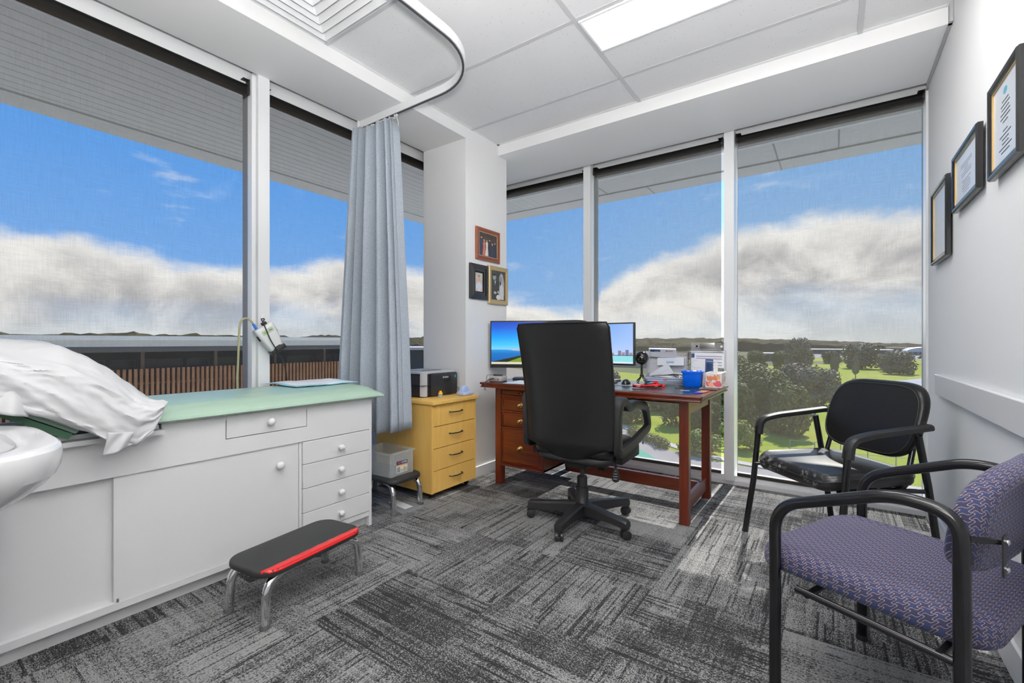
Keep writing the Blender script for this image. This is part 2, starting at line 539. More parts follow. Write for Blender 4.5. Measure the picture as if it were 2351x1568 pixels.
# ------------------------------------------------------------------ windows
def glass_mat():
    m, nt, b = newmat('window_glass')
    nt.nodes.remove(b)
    out = [n for n in nt.nodes if n.type == 'OUTPUT_MATERIAL'][0]
    t = nd(nt, 'ShaderNodeBsdfTransparent'); t.inputs[0].default_value = (.98, .99, .985, 1)
    g = nd(nt, 'ShaderNodeBsdfGlossy'); g.inputs['Roughness'].default_value = .01
    fr = nd(nt, 'ShaderNodeFresnel'); fr.inputs[0].default_value = 1.15
    mx = nd(nt, 'ShaderNodeMixShader')
    lk(nt, fr.outputs[0], mx.inputs[0]); lk(nt, t.outputs[0], mx.inputs[1]); lk(nt, g.outputs[0], mx.inputs[2])
    lk(nt, mx.outputs[0], out.inputs[0])
    return m
GLASS = glass_mat()
def win(name, parts, panes):
    w = thing(name, None, None); struct(w)
    w.name = name
    o = parts.build('window_frame', ALU, w, smooth=False)
    for q in panes:
        MB().box(*q).build('window_pane', GLASS, w, smooth=False)
    return w
b = MB()
b.box(-2.96, -2.80, YS, 3.80, 0, .035); b.box(-2.96, -2.845, YS, 3.80, .035, .06)
b.box(-2.98, -2.905, YS, 3.90, 2.60, 2.86)
b.box(-2.905, -2.885, YS, 3.88, 2.635, 2.72)
b.box(-3.0, -2.92, 3.90, 3.975, .062, 2.60)
for y0 in (1.348, 2.30):
    b.box(-2.96, -2.795, y0, y0 + .068, .035, SZ + .03)
    b.box(-2.94, -2.825, y0 - .022, y0, .035, SZ)
win('window_1', b, [(-2.952, -2.946, YS, 3.90, .05, 2.62)])
b = MB()
b.box(-3.02, XE, 3.80, 3.975, 0, .030); b.box(-3.02, XE, 3.835, 3.975, .030, .062)
b.box(-3.02, XE, 3.90, 3.985, 2.60, 2.86)
b.box(-2.90, XE, 3.885, 3.905, 2.660, 2.72)
for x0 in (-1.862, -.677):
    b.box(x0, x0 + .070, 3.785, 3.96, .030, SZ + .03)
b.box(XE - .012, XE, 3.80, 3.96, .030, 2.65)
win('window_2', b, [(-3.02, XE - .002, 3.940, 3.946, .05, 2.62)])

# ------------------------------------------------------------------ roller blinds
def blind_mat():
    m, nt, b = newmat('screen_fabric')
    nt.nodes.remove(b)
    out = [n for n in nt.nodes if n.type == 'OUTPUT_MATERIAL'][0]
    tc = nd(nt, 'ShaderNodeTexCoord')
    x, y, z = SEP(nt, tc.outputs['Object'])
    h = M(nt, 'ADD', x, y)
    a = NOISE(nt, COMB(nt, M(nt, 'MULTIPLY', h, 8.0), M(nt, 'MULTIPLY', z, 300.0)), 1, 2, .7)
    c = NOISE(nt, COMB(nt, M(nt, 'MULTIPLY', h, 300.0), M(nt, 'MULTIPLY', z, 8.0)), 1, 2, .7)
    w = M(nt, 'SUBTRACT', M(nt, 'ADD', a, c), 1.0)
    T = M(nt, 'ADD', .375, M(nt, 'MULTIPLY', w, .11), clamp=True)
    col = MIX(nt, MAPR(nt, w, -.25, .25, 0, 1), (.065, .059, .052), (.045, .041, .036))
    d = nd(nt, 'ShaderNodeBsdfDiffuse'); lk(nt, col, d.inputs[0])
    t2 = nd(nt, 'ShaderNodeBsdfTranslucent'); t2.inputs[0].default_value = (.065, .057, .046, 1)
    ad = nd(nt, 'ShaderNodeMixShader'); ad.inputs[0].default_value = .5
    lk(nt, d.outputs[0], ad.inputs[1]); lk(nt, t2.outputs[0], ad.inputs[2])
    tr = nd(nt, 'ShaderNodeBsdfTransparent')
    mx = nd(nt, 'ShaderNodeMixShader')
    lk(nt, T, mx.inputs[0]); lk(nt, ad.outputs[0], mx.inputs[1]); lk(nt, tr.outputs[0], mx.inputs[2])
    lk(nt, mx.outputs[0], out.inputs[0])
    return m
SCREEN = blind_mat()
def blind(label, axis, a0, a1, plane, r, chain=None):
    """axis 'y': hangs in a plane x=plane between y=a0..a1; axis 'x': the same along x"""
    mid = (a0 + a1) / 2
    t = thing('roller_blind', label, 'blind', (plane, mid, 0) if axis == 'y' else (mid, plane, 0), pi / 2 if axis == 'y' else 0, 'roller blinds on the windows')
    # local: x along the window (for 'y' local x -> -y), y outwards for 'x'
    L = (a1 - a0) / 2
    s = 1
    zc = 2.60 if axis == 'y' else 2.640
    off = -r if axis == 'x' else -r
    MB().lathe([(r, -L), (r, L)], (0, r * .98 * s, zc), 24, 'x').build('roller', mat('roller_black', (.004, .004, .004), .5, spec=.2), t)
    b = MB(); b.quad((-L + .004, 0, .085), (L - .004, 0, .085), (L - .004, 0, zc), (-L + .004, 0, zc))
    b.build('blind_fabric', SCREEN, t, smooth=False)
    b = MB(); b.box(-L + .004, L - .004, -.006, .006, .062, .088, .004); b.build('bottom_rail', mat('bronze_rail', (.035, .028, .024), .35), t)
    for sx in (-1, 1):
        b = MB()
        b.box(sx * (L + .004) - .003, sx * (L + .004) + .003, -.006, r * 2 + .006, zc - r - .004, zc + .055 if axis == 'y' else 2.678, .001)
        b.lathe([(r + .003, -.004), (r + .003, .004)], (sx * (L - .002), r, zc), 20, 'x')
        br = b.build('bracket', BLK, t)
        MB().box(sx * (L - .012) - .016, sx * (L - .012) + .016, 0, .05, zc + .051 if axis == 'y' else 2.674, zc + .055 if axis == 'y' else 2.678).build('bracket_plate', BLK, br, smooth=False)
    if chain is not None:
        b = MB()
        for dy in (0.0, .012):
            zz = 2.6
            b.tube([(chain * (L - .006), -.006 + dy * .3, 2.60), (chain * (L - .006), -.006 + dy * .3, 1.25)], .0022, 6)
        b.build('bead_chain', STEEL, t)
    return t
# local x runs towards -y for the side window
blind('wide grey screen blind behind the couch pillow', 'y', YS + .01, 1.318, -2.850, .034)
blind('grey screen blind behind the examination lamp, between the white post and the curtain', 'y', 1.424, 2.268, -2.850, .034, -1)
blind('narrow grey screen blind between the curtain and the corner pillar', 'y', 2.376, 3.74, -2.850, .034)
blind('grey screen blind behind the blue-sky monitor, next to the pillar', 'x', -2.97, -1.874, 3.835, .027, None)
blind('grey screen blind behind the office chair and desk', 'x', -1.780, -.700, 3.835, .027, -1)
blind('grey screen blind behind the black armchair, next to the wall', 'x', -.597, .474, 3.835, .027, -1)

# ------------------------------------------------------------------ ceiling light, vent, curtain track
DIFF = emis('lamp_diffuser', (1.0, .985, .97), LAMP_POWER)
def ceiling_light(label, x0, x1, y0, y1):
    cx, cy = (x0 + x1) / 2, (y0 + y1) / 2
    t = thing('ceiling_light', label, 'ceiling light', (cx, cy, CZ), 0)
    w, h = (x1 - x0) / 2, (y1 - y0) / 2
    b = MB(); e = .012
    for q in ((-w, w, -h, -h + e), (-w, w, h - e, h), (-w, -w + e, -h + e, h - e), (w - e, w, -h + e, h - e)):
        b.box(*q, -.014, -.001)
    b.build('frame', ALU, t, smooth=False)
    MB().box(-w + e, w - e, -h + e, h - e, -.009, -.002).build('diffuser', DIFF, t, smooth=False)
    return t
ceiling_light('bright rectangular light panel set in the tiled ceiling above the desk side', -1.086, .113, 2.148, 2.443)
ceiling_light('light panel added in the ceiling out of view, over the door side of the room', -1.086, .113, .243, .538)  # extra panel out of view, added to lift the room's brightness

t = thing('added_fill_uplighter', 'white floor uplighter with a shallow bowl, added out of view to brighten the ceiling', 'added fill lamp', (.165, -.125, 0))  # added lamp behind the camera, fills the ceiling with light
b = MB(); b.lathe([(.14, 0), (.14, .012), (.03, .022), (.014, .03)], n=32); b.build('base', ALU, t)
b = MB(); b.lathe([(.011, .025), (.011, 1.27)], n=16); b.build('pole', ALU, t)
b = MB(); b.lathe([(.03, 1.26), (.12, 1.28), (.22, 1.32), (.285, 1.38), (.280, 1.382), (.215, 1.326), (.12, 1.287), (.02, 1.27)], n=40); bw = b.build('bowl', ALU, t)
b = MB(); b.lathe([(.235, 1.344), (.235, 1.348)], n=40); b.build('diffuser', emis('fill_uplight_emitter', (1.0, .985, .965), FILL_UPLIGHT_POWER), bw)

t = thing('ceiling_vent', 'white louvred four-way air vent in the ceiling over the couch', 'air vent', (-2.01, 1.195, CZ))
b = MB(); W = .295
for q in ((-W, W, -W, -W + .045), (-W, W, W - .045, W), (-W, -W + .045, -W + .045, W - .045), (W - .045, W, -W + .045, W - .045)):
    b.box(*q, -.010, -.001)
b.build('flange', ALU, t, smooth=False)
MB().box(-.25, .25, -.25, .25, -.003, -.0015).build('louver_gap_shade', mat('gap_shade_dark', (.10, .10, .10), .7), t, smooth=False)  # dark sheet painting the shade between louvers, the ceiling is not cut
for k in range(5):
    o = .254 - k * .047; i = o - .034
    b = MB(); z0, z1 = -.040, -.004
    for a in range(4):
        R4 = Matrix.Rotation(a * pi / 2, 4, 'Z'); b.T = R4
        vs = [(-o, -o, z0), (o, -o, z0), (i, -i, z1), (-i, -i, z1), (-o, -o, z0 + .002), (o, -o, z0 + .002), (i, -i, z1 + .002), (-i, -i, z1 + .002)]
        b.add(vs, [(0, 1, 2, 3), (7, 6, 5, 4), (0, 4, 5, 1), (3, 2, 6, 7)])
    b.build('louver', ALU, t, smooth=False)

t = thing('curtain_track', 'white curved curtain track hung under the ceiling above the couch', 'curtain track', (-1.59, 1.40, 2.63))
path = [(-2.79, 2.065), (-2.4, 2.065)] + arc((-1.99, 1.665), .40, pi / 2, 0, 14) + [(-1.59, 1.4), (-1.59, .6), (-1.59, YS + .002)]
P3 = [(x + 1.59, y - 1.40, 0.022) for x, y in path]
b = MB(); b.sweep(P3, [(-.012, -.024), (.012, -.024), (.012, .026), (-.012, .026)])
b.build('rail', TRIMW, t)
b = MB(); b.sweep([(x, y, z - .0265) for x, y, z in P3], [(-.006, -.002), (.006, -.002), (.006, .004), (-.006, .004)])
b.build('slot', mat('track_slot', (.05, .05, .055), .5), t)
for yy in (1.42, .3):
    b = MB(); b.tube([(0, yy - 1.40, .046), (0, yy - 1.40, .138)], .008, 10)
    b.lathe([(.022, .1375), (.022, .139)], (0, yy - 1.40, 0), 16)
    b.build('hanger_rod', TRIMW, t)
MB().box(-1.208, -1.198, .64, .69, .0, .048).build('wall_bracket', TRIMW, t, smooth=False)

# ------------------------------------------------------------------ privacy curtain
def fabric_mat():
    m, nt, b = newmat('blue_grey_curtain')
    tc = nd(nt, 'ShaderNodeTexCoord')
    n = NOISE(nt, tc.outputs['Object'], 120, 4, .65)
    n2 = NOISE(nt, tc.outputs['Object'], 420, 2, .6)
    c = MIX(nt, MAPR(nt, n, .3, .7, 0, 1), (.34, .385, .44), (.50, .55, .61))
    c = MIX(nt, MAPR(nt, n2, .35, .65, 0, .35), c, (.26, .295, .35))
    lk(nt, c, b.inputs['Base Color']); b.inputs['Roughness'].default_value = .9
    b.inputs['Specular IOR Level'].default_value = .15; b.inputs['Sheen Weight'].default_value = .15
    return m
CURT = fabric_mat()
def curtain():
    t = thing('privacy_curtain', 'blue grey privacy curtain gathered by the window behind the couch', 'curtain', (-2.56, 2.05, .45))
    ox, oy, oz = -2.56, 2.05, .45
    NF = 11
    rnd = random.Random(5)
    amp = [rnd.uniform(.45, 1.35) for _ in range(NF + 2)]
    ph = [rnd.uniform(-.18, .18) for _ in range(NF + 2)]
    def fn(u, v):            # u along the cloth, v 0 bottom .. 1 top
        k = u * NF
        i = min(int(k), NF - 1); fr = k - i
        a = amp[i] * (1 - fr) + amp[i + 1] * fr
        ease = v ** 1.3
        x0t, x1t = -2.775, -2.375; x0b, x1b = -2.832, -2.245
        # wide flat fold in the middle
        uu = u + .055 * math.sin(2 * pi * (u * 1.5 + .1)) + .018 * math.sin(2 * pi * (u * 3.4 + .3))
        xt = x0t + (x1t - x0t) * uu; xb = x0b + (x1b - x0b) * uu
        x = xb + (xt - xb) * ease
        w = math.sin(2 * pi * (k * .5 + ph[i] * (1 - fr) + ph[i + 1] * fr))
        depth = .062 * a * (1 + .35 * (1 - v))
        sk = math.copysign(abs(w) ** .75, w)
        y = 2.035 - (.03 + .085 * (1 - v)) * (1 - u) + depth * sk - .015 * (1 - v) * math.sin(3 * u)
        x += .012 * math.cos(2 * pi * k * .5 + 1) * (1 - .4 * v)
        ztop = 2.575 - .012 * abs(w) - .01 * u
        zb = .472 + .030 * u - .012 * math.sin(5 * u)
        z = zb + (ztop - zb) * v
        x += .004 * snoise(u * 9, v * 5, 2)
        return (x - ox, y - oy, z - oz)
    b = MB(); b.grid(fn, 176, 30)
    b.build('curtain_cloth', CURT, t, solid=.002)
    # turned-over leading edge with a stitched hem
    def edge(u, v):
        p = Vector(fn(1.0, v)); q = Vector(fn(1.0, v))
        return (p.x + .004 + .030 * u - .02 * (1 - v) * u, p.y - .004 - .045 * u, p.z)
    b = MB(); b.grid(edge, 5, 26); b.build('leading_hem', CURT, t, solid=.0025)
    for k in range(9):
        u = (k + .5) / 9
        p = fn(u, 1.0)
        b = MB()
        b.tube([(p[0], 2.065 - oy, 2.620 - oz), (p[0], 2.065 - oy, 2.60 - oz), (p[0] + .002, (2.065 - oy + p[1]) / 2, 2.585 - oz), (p[0], p[1], p[2] - .01)], .0022, 6)
        b.box(p[0] - .005, p[0] + .005, 2.058 - oy, 2.072 - oy, 2.612 - oz, 2.6228 - oz)
        b.build('curtain_hook', WHITEP, t)
    return t
curtain()

# ================================================================== EXAMINATION COUCH
COUCHV = mat('sage_vinyl', (.38, .53, .42), .34, spec=.5, bump=.02, bscale=300)
COUCHU = mat('dark_green_vinyl', (.045, .13, .07), .4)
KNOBM = mat('white_knob', (.82, .82, .82), .22)
def knob(parent, x, y, z, r=.016, name='knob'):
    b = MB()
    b.lathe([(.008, 0), (.008, .010), (r * .8, .013), (r, .019), (r, .026), (r * .8, .033), (r * .4, .037)], (x, y, z), 20, 'x')
    return b.build(name, KNOBM, parent)
def couch():
    t = thing('examination_couch', 'white examination couch cabinet with sage green vinyl top by the window', 'examination couch', (-2.24, 0, 0))
    xb = -.555           # back, local x
    y0, y1 = -.40, 1.735
    b = MB()
    b.box(xb, 0, y1 - .018, y1, 0, .755)                       # end panel down to the floor
    b.box(xb, -.018, y0, y0 + .018, 0, .715)
    b.box(xb, xb + .018, y0 + .018, y1 - .018, .06, .755)      # back
    b.box(xb + .018, -.002, .72, y1 - .018, .735, .755)          # deck under the flat part
    b.box(xb + .018, -.03, y0, .72, .69, .708)                   # lower deck under the head end
    b.box(xb + .018, -.002, y0, y1 - .018, .060, .088)         # bottom rail
    b.box(-.060, -.042, y0, y1 - .018, 0, .060)                # plinth
    b.box(xb + .018, -.008, 1.289, 1.304, .088, .572)           # divider
    b.build('carcass', LAM, t, smooth=False)
    b = MB()
    b.box(-.018, 0, y0, .700, .572, .712); b.box(-.018, 0, .700, .938, .572, .757); b.box(-.018, 0, 1.328, y1 - .018, .572, .757)
    b.box(-.018, 0, .938, 1.328, .572, .647)
    b.box(-.02, -.0005, .698, .702, .712, .757)
    b.build('apron', LAM, t, smooth=False)
    b = MB(); b.box(-.20, .034, y0, .700, .715, .733); b.box(-.014, -.002, y0, .69, .735, .752)
    b.build('pull_out_leaf', LAM, t, smooth=False)
    d = MB().box(-.016, .001, .942, 1.324, .650, .755, .0015).build('drawer', LAM, t, smooth=False)
    knob(d, .001, 1.133, .702, .0185)
    for z0, z1 in ((.452, .568), (.326, .449), (.200, .323), (.091, .197)):
        d = MB().box(-.016, .003, 1.306, 1.716, z0, z1, .002).build('drawer', LAM, t, smooth=False)
        knob(d, .003, 1.52, (z0 + z1) / 2 - .004, .0165)
    d = MB().box(-.044, -.028, y0 + .02, .56, .088, .572, .0015).build('sliding_door', LAM, t, smooth=False)
    d = MB().box(-.024, -.008, .548, 1.286, .089, .572, .0015).build('sliding_door', LAM, t, smooth=False)
    knob(d, -.008, 1.182, .478, .019)
    MB().box(-.010, -.003, .557, .563, .088, .102).build('door_stop', STEEL, t, smooth=False)
    # padded top: flat rolled edge, one flat section and a raised head section
    def padded(name, L0, L1, m, fn):
        W0, W1 = -.530, .045
        def prof(a):          # cross-section loop, a in 0..1 : (x, z)
            pts = [(W1 - .012, .760), (W1, .768), (W1 - .004, .780), (W1 - .035, .802), (W1 - .085, .822), (W1 - .15, .831), (-.25, .835), (W0 + .12, .833), (W0 + .04, .822), (W0, .785), (W0 + .01, .760)]
            n = len(pts); k = a * n; i = int(k) % n; f = k - int(k)
            p, q = pts[i], pts[(i + 1) % n]
            return p[0] + (q[0] - p[0]) * f, p[1] + (q[1] - p[1]) * f
        n = 44
        b = MB(); NV = 30
        rings = []
        for j in range(NV + 1):
            s = j / NV
            e0 = min(1, (s * (L1 - L0)) / .10); e1 = min(1, ((1 - s) * (L1 - L0)) / .10)
            sh = min(e0 if name == 'head_section' else 1, e1 if name == 'mattress' else 1)
            sh = math.sin(sh * pi / 2) ** .6 if sh < 1 else 1
            rings.append((L0 + (L1 - L0) * s, sh))
        def f2(u, v):
            x, z = prof(u)
            L, sh = rings[min(NV, int(round(v * NV)))]
            z = .760 + (z - .760) * (.48 + .52 * sh)
            return fn(x, L, z)
        b.grid(f2, n, NV, closed_u=True)
        N = NV + 1
        base = 0
        b.f.append(tuple(base + i * N for i in range(n))); b.m.append(0)
        b.f.append(tuple(base + i * N + NV for i in range(n - 1, -1, -1))); b.m.append(0)
        return b.build(name, m, t)
    padded('mattress', .47, 1.795, [COUCHV], lambda x, y, z: (x, y, z))
    a = math.radians(-32)
    hy, hz = .435, .765
    def tilt(x, y, z):
        dy, dz = y - hy, z - hz
        return (x, hy + dy * math.cos(a) - dz * math.sin(a) * 1.0, hz + dy * math.sin(a) + dz * math.cos(a))
    padded('head_section', -.13, .435, [COUCHV], tilt)
    b = MB()
    vs = []
    for x in (-.56, .03):
        for y in (-.12, .43):
            for z in (.735, .757):
                vs.append(tilt(x, y, z))
    b.add(vs, [(0, 1, 3, 2), (4, 6, 7, 5), (0, 4, 5, 1), (2, 3, 7, 6), (0, 2, 6, 4), (1, 5, 7, 3)])
    b.build('head_board', COUCHU, t, smooth=False)
    for x in (-.50, -.06):
        p = tilt(x, .05, .735)
        b = MB(); b.tube([(x, p[1], p[2]), (x, .12, .71)], .012, 10)
        b.build('prop_bar', STEEL, t)
    return t
couch()

# ------------------------------------------------------------------ pillow
def lerp_tab(tab, q):
    if q <= tab[0][0]: return tab[0][1]
    for (a, va), (b_, vb) in zip(tab, tab[1:]):
        if q <= b_:
            f = (q - a) / (b_ - a); f = f * f * (3 - 2 * f) * .35 + f * .65
            return va + (vb - va) * f
    return tab[-1][1]
def pillow():
    ox, oy, oz = -2.47, .33, .80
    t = thing('pillow', 'large white pillow in a loose creased pillowcase on the raised couch head', 'pillow', (ox, oy, oz))
    a = math.tan(math.radians(32))
    m = mat('white_cotton', (.68, .68, .69), .9, spec=.1, bump=.05, bscale=400)
    TOP = [(-.22, 1.30), (-.05, 1.235), (.10, 1.165), (.20, 1.118), (.286, 1.098), (.40, 1.086), (.47, 1.048), (.525, 1.004), (.60, .938), (.655, .885), (.675, .864)]
    HEM = [(-.22, 1.12), (.10, .985), (.20, .92), (.26, .885), (.33, .850), (.44, .785), (.53, .722), (.585, .705), (.63, .745), (.66, .80), (.675, .850)]
    def board(y):
        k = .475 - y
        return .843 + (k * a if k > 0 else 0)
    def fn(u, v):
        y = -.22 + .895 * v
        zt = lerp_tab(TOP, y); hm = lerp_tab(HEM, y); zb = min(board(y), zt - .012)
        pts = [(-2.775, zb + .004), (-2.76, zb + .5 * (zt - zb)), (-2.66, zt - .02), (-2.50, zt), (-2.34, zt - .006), (-2.245, zt - .026), (-2.165, zt - .075 * min(1, (zt - hm) / .25)),
               (-2.122, hm + .58 * (zt - hm)), (-2.114, hm + .30 * (zt - hm)), (-2.134, hm), (-2.160, hm + .006), (-2.176, zb + .004), (-2.5, zb + .006)]
        n = len(pts); k = u * n; i = int(k) % n; f = k - int(k)
        p0, p1, p2, p3 = pts[i - 1], pts[i], pts[(i + 1) % n], pts[(i + 2) % n]
        def cr(c): return .5 * (2 * p1[c] + (p2[c] - p0[c]) * f + (2 * p0[c] - 5 * p1[c] + 4 * p2[c] - p3[c]) * f * f + (3 * p1[c] - p0[c] - 3 * p2[c] + p3[c]) * f ** 3)
        x, z = cr(0), cr(1)
        idx = k
        front = max(0, min(1, (idx - 5.2) / 1.2)) * (1 if idx < 9.4 else max(0, 1 - (idx - 9.4) * 2))
        topf = 1 if 1.2 < idx < 5.4 else max(0, 1 - abs(idx - 5.4))
        s = idx - 5.0                                   # distance down the front
        # soft folds: broad dents, sharp pulls towards the hem and fine crumple
        c = .016 * snoise(y * 5.5 + s * .35, s * 1.1 - y * 3, 2.2)
        r1 = 1 - abs(snoise(y * 8.0 - s * .9, s * .7 + y * 2, 7.7)) * 2.6
        c = c * .8 + .007 * max(0, r1)
        r2 = 1 - abs(snoise(y * 15 + s * 1.6, s * 1.7, 3.1)) * 3.0
        c += .0032 * max(0, r2)
        c += .0018 * snoise(y * 38, s * 6, 5.0)
        x += front * (c * 1.25 + .010 * max(0, s - 3) * math.sin(y * 42))
        z += topf * c * .6
        if front > 0 and s > 3.7: x += .003
        y2 = y + .008 * snoise(z * 9, x * 5, 3) * (1 - abs(2 * v - 1) ** 6)
        return (x - ox, y2 - oy, z - oz)
    b = MB(); NU, NV = 156, 130
    b.grid(fn, NU, NV, closed_u=True)
    N = NV + 1
    b.f.append(tuple(i * N for i in range(NU))); b.m.append(0)
    b.f.append(tuple(i * N + NV for i in range(NU - 1, -1, -1))); b.m.append(0)
    o = b.build('pillowcase', m, t)
    for p in o.data.polygons: p.use_smooth = True
    # open end of the case hanging loose with a stitched hem
    def flap(u, v):
        y = .500 + .105 * u - .012 * v; z = .765 - .015 * u - (.085 - .045 * u) * v
        x = -2.125 + .016 * math.sin(pi * u * 1.3 + .3) + .006 * math.sin(11 * u + 4 * v) - .006 * v
        return (x - ox, y - oy, z - oz)
    b = MB(); b.grid(flap, 16, 12); b.build('hanging_hem', m, t, solid=.002)
    def flap2(u, v):
        y = .215 + .085 * u + .006 * v; z = 1.035 - .045 * u - (.165 - .02 * u) * v
        x = -2.128 + .022 * math.sin(pi * u) * (.4 + .6 * v) + .005 * math.sin(9 * u + 3 * v) - .03 * (1 - v) ** 2
        return (x - ox, y - oy, z - oz)
    b = MB(); b.grid(flap2, 14, 16); b.build('folded_corner', m, t, solid=.002)
pillow()

# ------------------------------------------------------------------ absorbent pad on the couch
t = thing('absorbent_pad', 'thin white absorbent sheet with blue edges at the foot of the couch', 'bed pad', (-2.60, 1.60, .836))
def padfn(x0, x1, y0, y1, dz):
    def f(u, v):
        x = x0 + (x1 - x0) * u; y = y0 + (y1 - y0) * v
        w = .010 * math.sin(pi * u) * (1 + .6 * math.sin(7 * v + 3 * u)) * (.4 + .6 * math.sin(pi * v)) + .004 * snoise(x * 14, y * 12, 2)
        x += .018 * snoise(y * 6, 1.0, 2); y += .020 * snoise(x * 7, 5.0, 1)
        return (x, y, max(.0008, .003 + w + dz))
    return f
b = MB(); b.grid(padfn(-.17, .19, -.24, .17, 0), 20, 24); b.build('blue_backing', mat('pad_blue', (.30, .66, .82), .6), t, solid=.001)
b = MB(); b.grid(padfn(-.165, .172, -.222, .145, .0035), 20, 24); b.build('white_liner', mat('pad_white', (.80, .83, .88), .8), t, solid=.001)

# ------------------------------------------------------------------ examination lamp power unit hung on the post
def lampunit():
    t = thing('examination_lamp', 'grey light source unit with olive hose and black cable, hanging on the white post', 'examination lamp', (-2.755, 1.395, 1.112))
    t.rotation_euler = (math.radians(33), 0, 0)
    # local: z along the body, y across, x towards the room
    GREY = mat('lamp_grey_white', (.74, .745, .74), .32)
    sec = []
    for z, w, d in ((-.078, .040, .024), (-.060, .043, .029), (-.02, .052, .032), (.03, .058, .033), (.072, .060, .031), (.082, .056, .026)):
        sec.append((z, w, d))
    b = MB(); vs = []; fs = []; n = 28
    for z, w, d in sec:
        for k in range(n):
            a = 2 * pi * k / n
            c, s_ = math.cos(a), math.sin(a)
            vs.append((d * math.copysign(abs(s_) ** .55, s_), w * math.copysign(abs(c) ** .45, c), z))
    for i in range(len(sec) - 1):
        for k in range(n):
            k2 = (k + 1) % n
            fs.append((i * n + k, i * n + k2, (i + 1) * n + k2, (i + 1) * n + k))
    fs.append(tuple(range(n - 1, -1, -1))); fs.append(tuple((len(sec) - 1) * n + k for k in range(n)))
    b.add(vs, fs); b.build('housing', GREY, t)
    b = MB()
    poly = [(-.045, -.094), (.045, -.094), (.046, -.070), (.030, -.066), (.012, -.056), (-.012, -.056), (-.030, -.068), (-.046, -.074)]
    b.T = Matrix(((0, 0, 1, 0), (1, 0, 0, 0), (0, 1, 0, 0), (0, 0, 0, 1)))
    b.slab(poly, -.027, .0335, .005, 2)
    b.build('black_base', BLK, t)
    b = MB(); b.T = Matrix(((0, 0, 1, .0315), (1, 0, 0, 0), (0, 1, 0, .047), (0, 0, 0, 1)))
    b.slab(rrect(-.036, .036, -.014, .014, .006), 0, .0022, 0)
    lb = b.build('label_plate', mat('label_sage', (.50, .56, .38), .4), t)
    text_obj('lettering', 'Welch', .014, mat('label_green', (.03, .36, .08), .5), lb, (.0345, -.015, .047), (pi / 2, 0, pi / 2), sx=.8)
    text_obj('lettering', 'Allyn', .014, mat('label_blue', (.03, .06, .30), .5), lb, (.0345, .018, .047), (pi / 2, 0, pi / 2), sx=.8)
    for s in (-1, 1):
        MB().box(-.006, .012, s * .0585 - .003, s * .0585 + .003, .012, .045, .002).build('side_grip', BLK, t)
    b = MB(); b.box(-.010, .014, .004, .030, .080, .098, .002); b.build('plug', BLK, t)
    b = MB(); b.lathe([(.008, .080), (.008, .112), (.0055, .122)], (0, -.036, 0), 14); b.build('hose_collar', mat('collar_blue', (.03, .16, .60), .4), t)
    inv = t.matrix_basis.inverted() if False else (Matrix.Translation(t.location) @ Matrix.Rotation(math.radians(33), 4, 'X')).inverted()
    def W(p): return tuple(inv @ Vector(p))
    q0 = Matrix.Translation(t.location) @ Matrix.Rotation(math.radians(33), 4, 'X') @ Vector((0, -.036, .112))
    pts = [tuple(q0), (q0.x, q0.y - .012, q0.z + .022), (q0.x - .0, q0.y - .040, q0.z + .040), (q0.x, q0.y - .066, q0.z + .030), (q0.x, q0.y - .078, q0.z - .005), (q0.x, q0.y - .081, q0.z - .10), (q0.x - .015, q0.y - .079, q0.z - .22), (-2.785, q0.y - .077, .88), (-2.785, q0.y - .075, .80)]
    b = MB(); b.tube([W(p) for p in fillet(pts, .03, 6)], .0058, 12); b.build('light_hose', mat('olive_hose', (.36, .35, .20), .45), t)
    q1 = Matrix.Translation(t.location) @ Matrix.Rotation(math.radians(33), 4, 'X') @ Vector((0, .017, .096))
    hk = (-2.745, 1.352, 1.212)
    pts = [tuple(q1), (-2.74, q1.y - .02, q1.z + .022), (hk[0] + .012, hk[1] + .006, hk[2] + .012), (hk[0] + .02, hk[1] - .012, hk[2] - .004), (-2.716, 1.38, 1.10), (-2.712, 1.44, 1.00), (-2.745, 1.49, .92), (-2.783, 1.515, .855), (-2.784, 1.525, .80)]
    b = MB(); b.tube([W(p) for p in fillet(pts, .03, 6)], .0034, 10); b.build('power_cable', BLK, t)
    # adhesive hook on the post
    h = thing('wall_hook', 'small white adhesive hook on the window post above the lamp unit', 'hook', (-2.795, 1.372, 1.21))
    b = MB(); b.box(.0, .006, -.010, .010, -.02, .045, .003); b.build('hook_plate', WHITEP, h)
    b = MB(); b.tube(fillet([(.005, 0, .0), (.030, 0, -.008), (.046, -.01, -.004), (.052, -.014, .012)], .01, 4), .0035, 8); b.build('hook_arm', WHITEP, h)
lampunit()

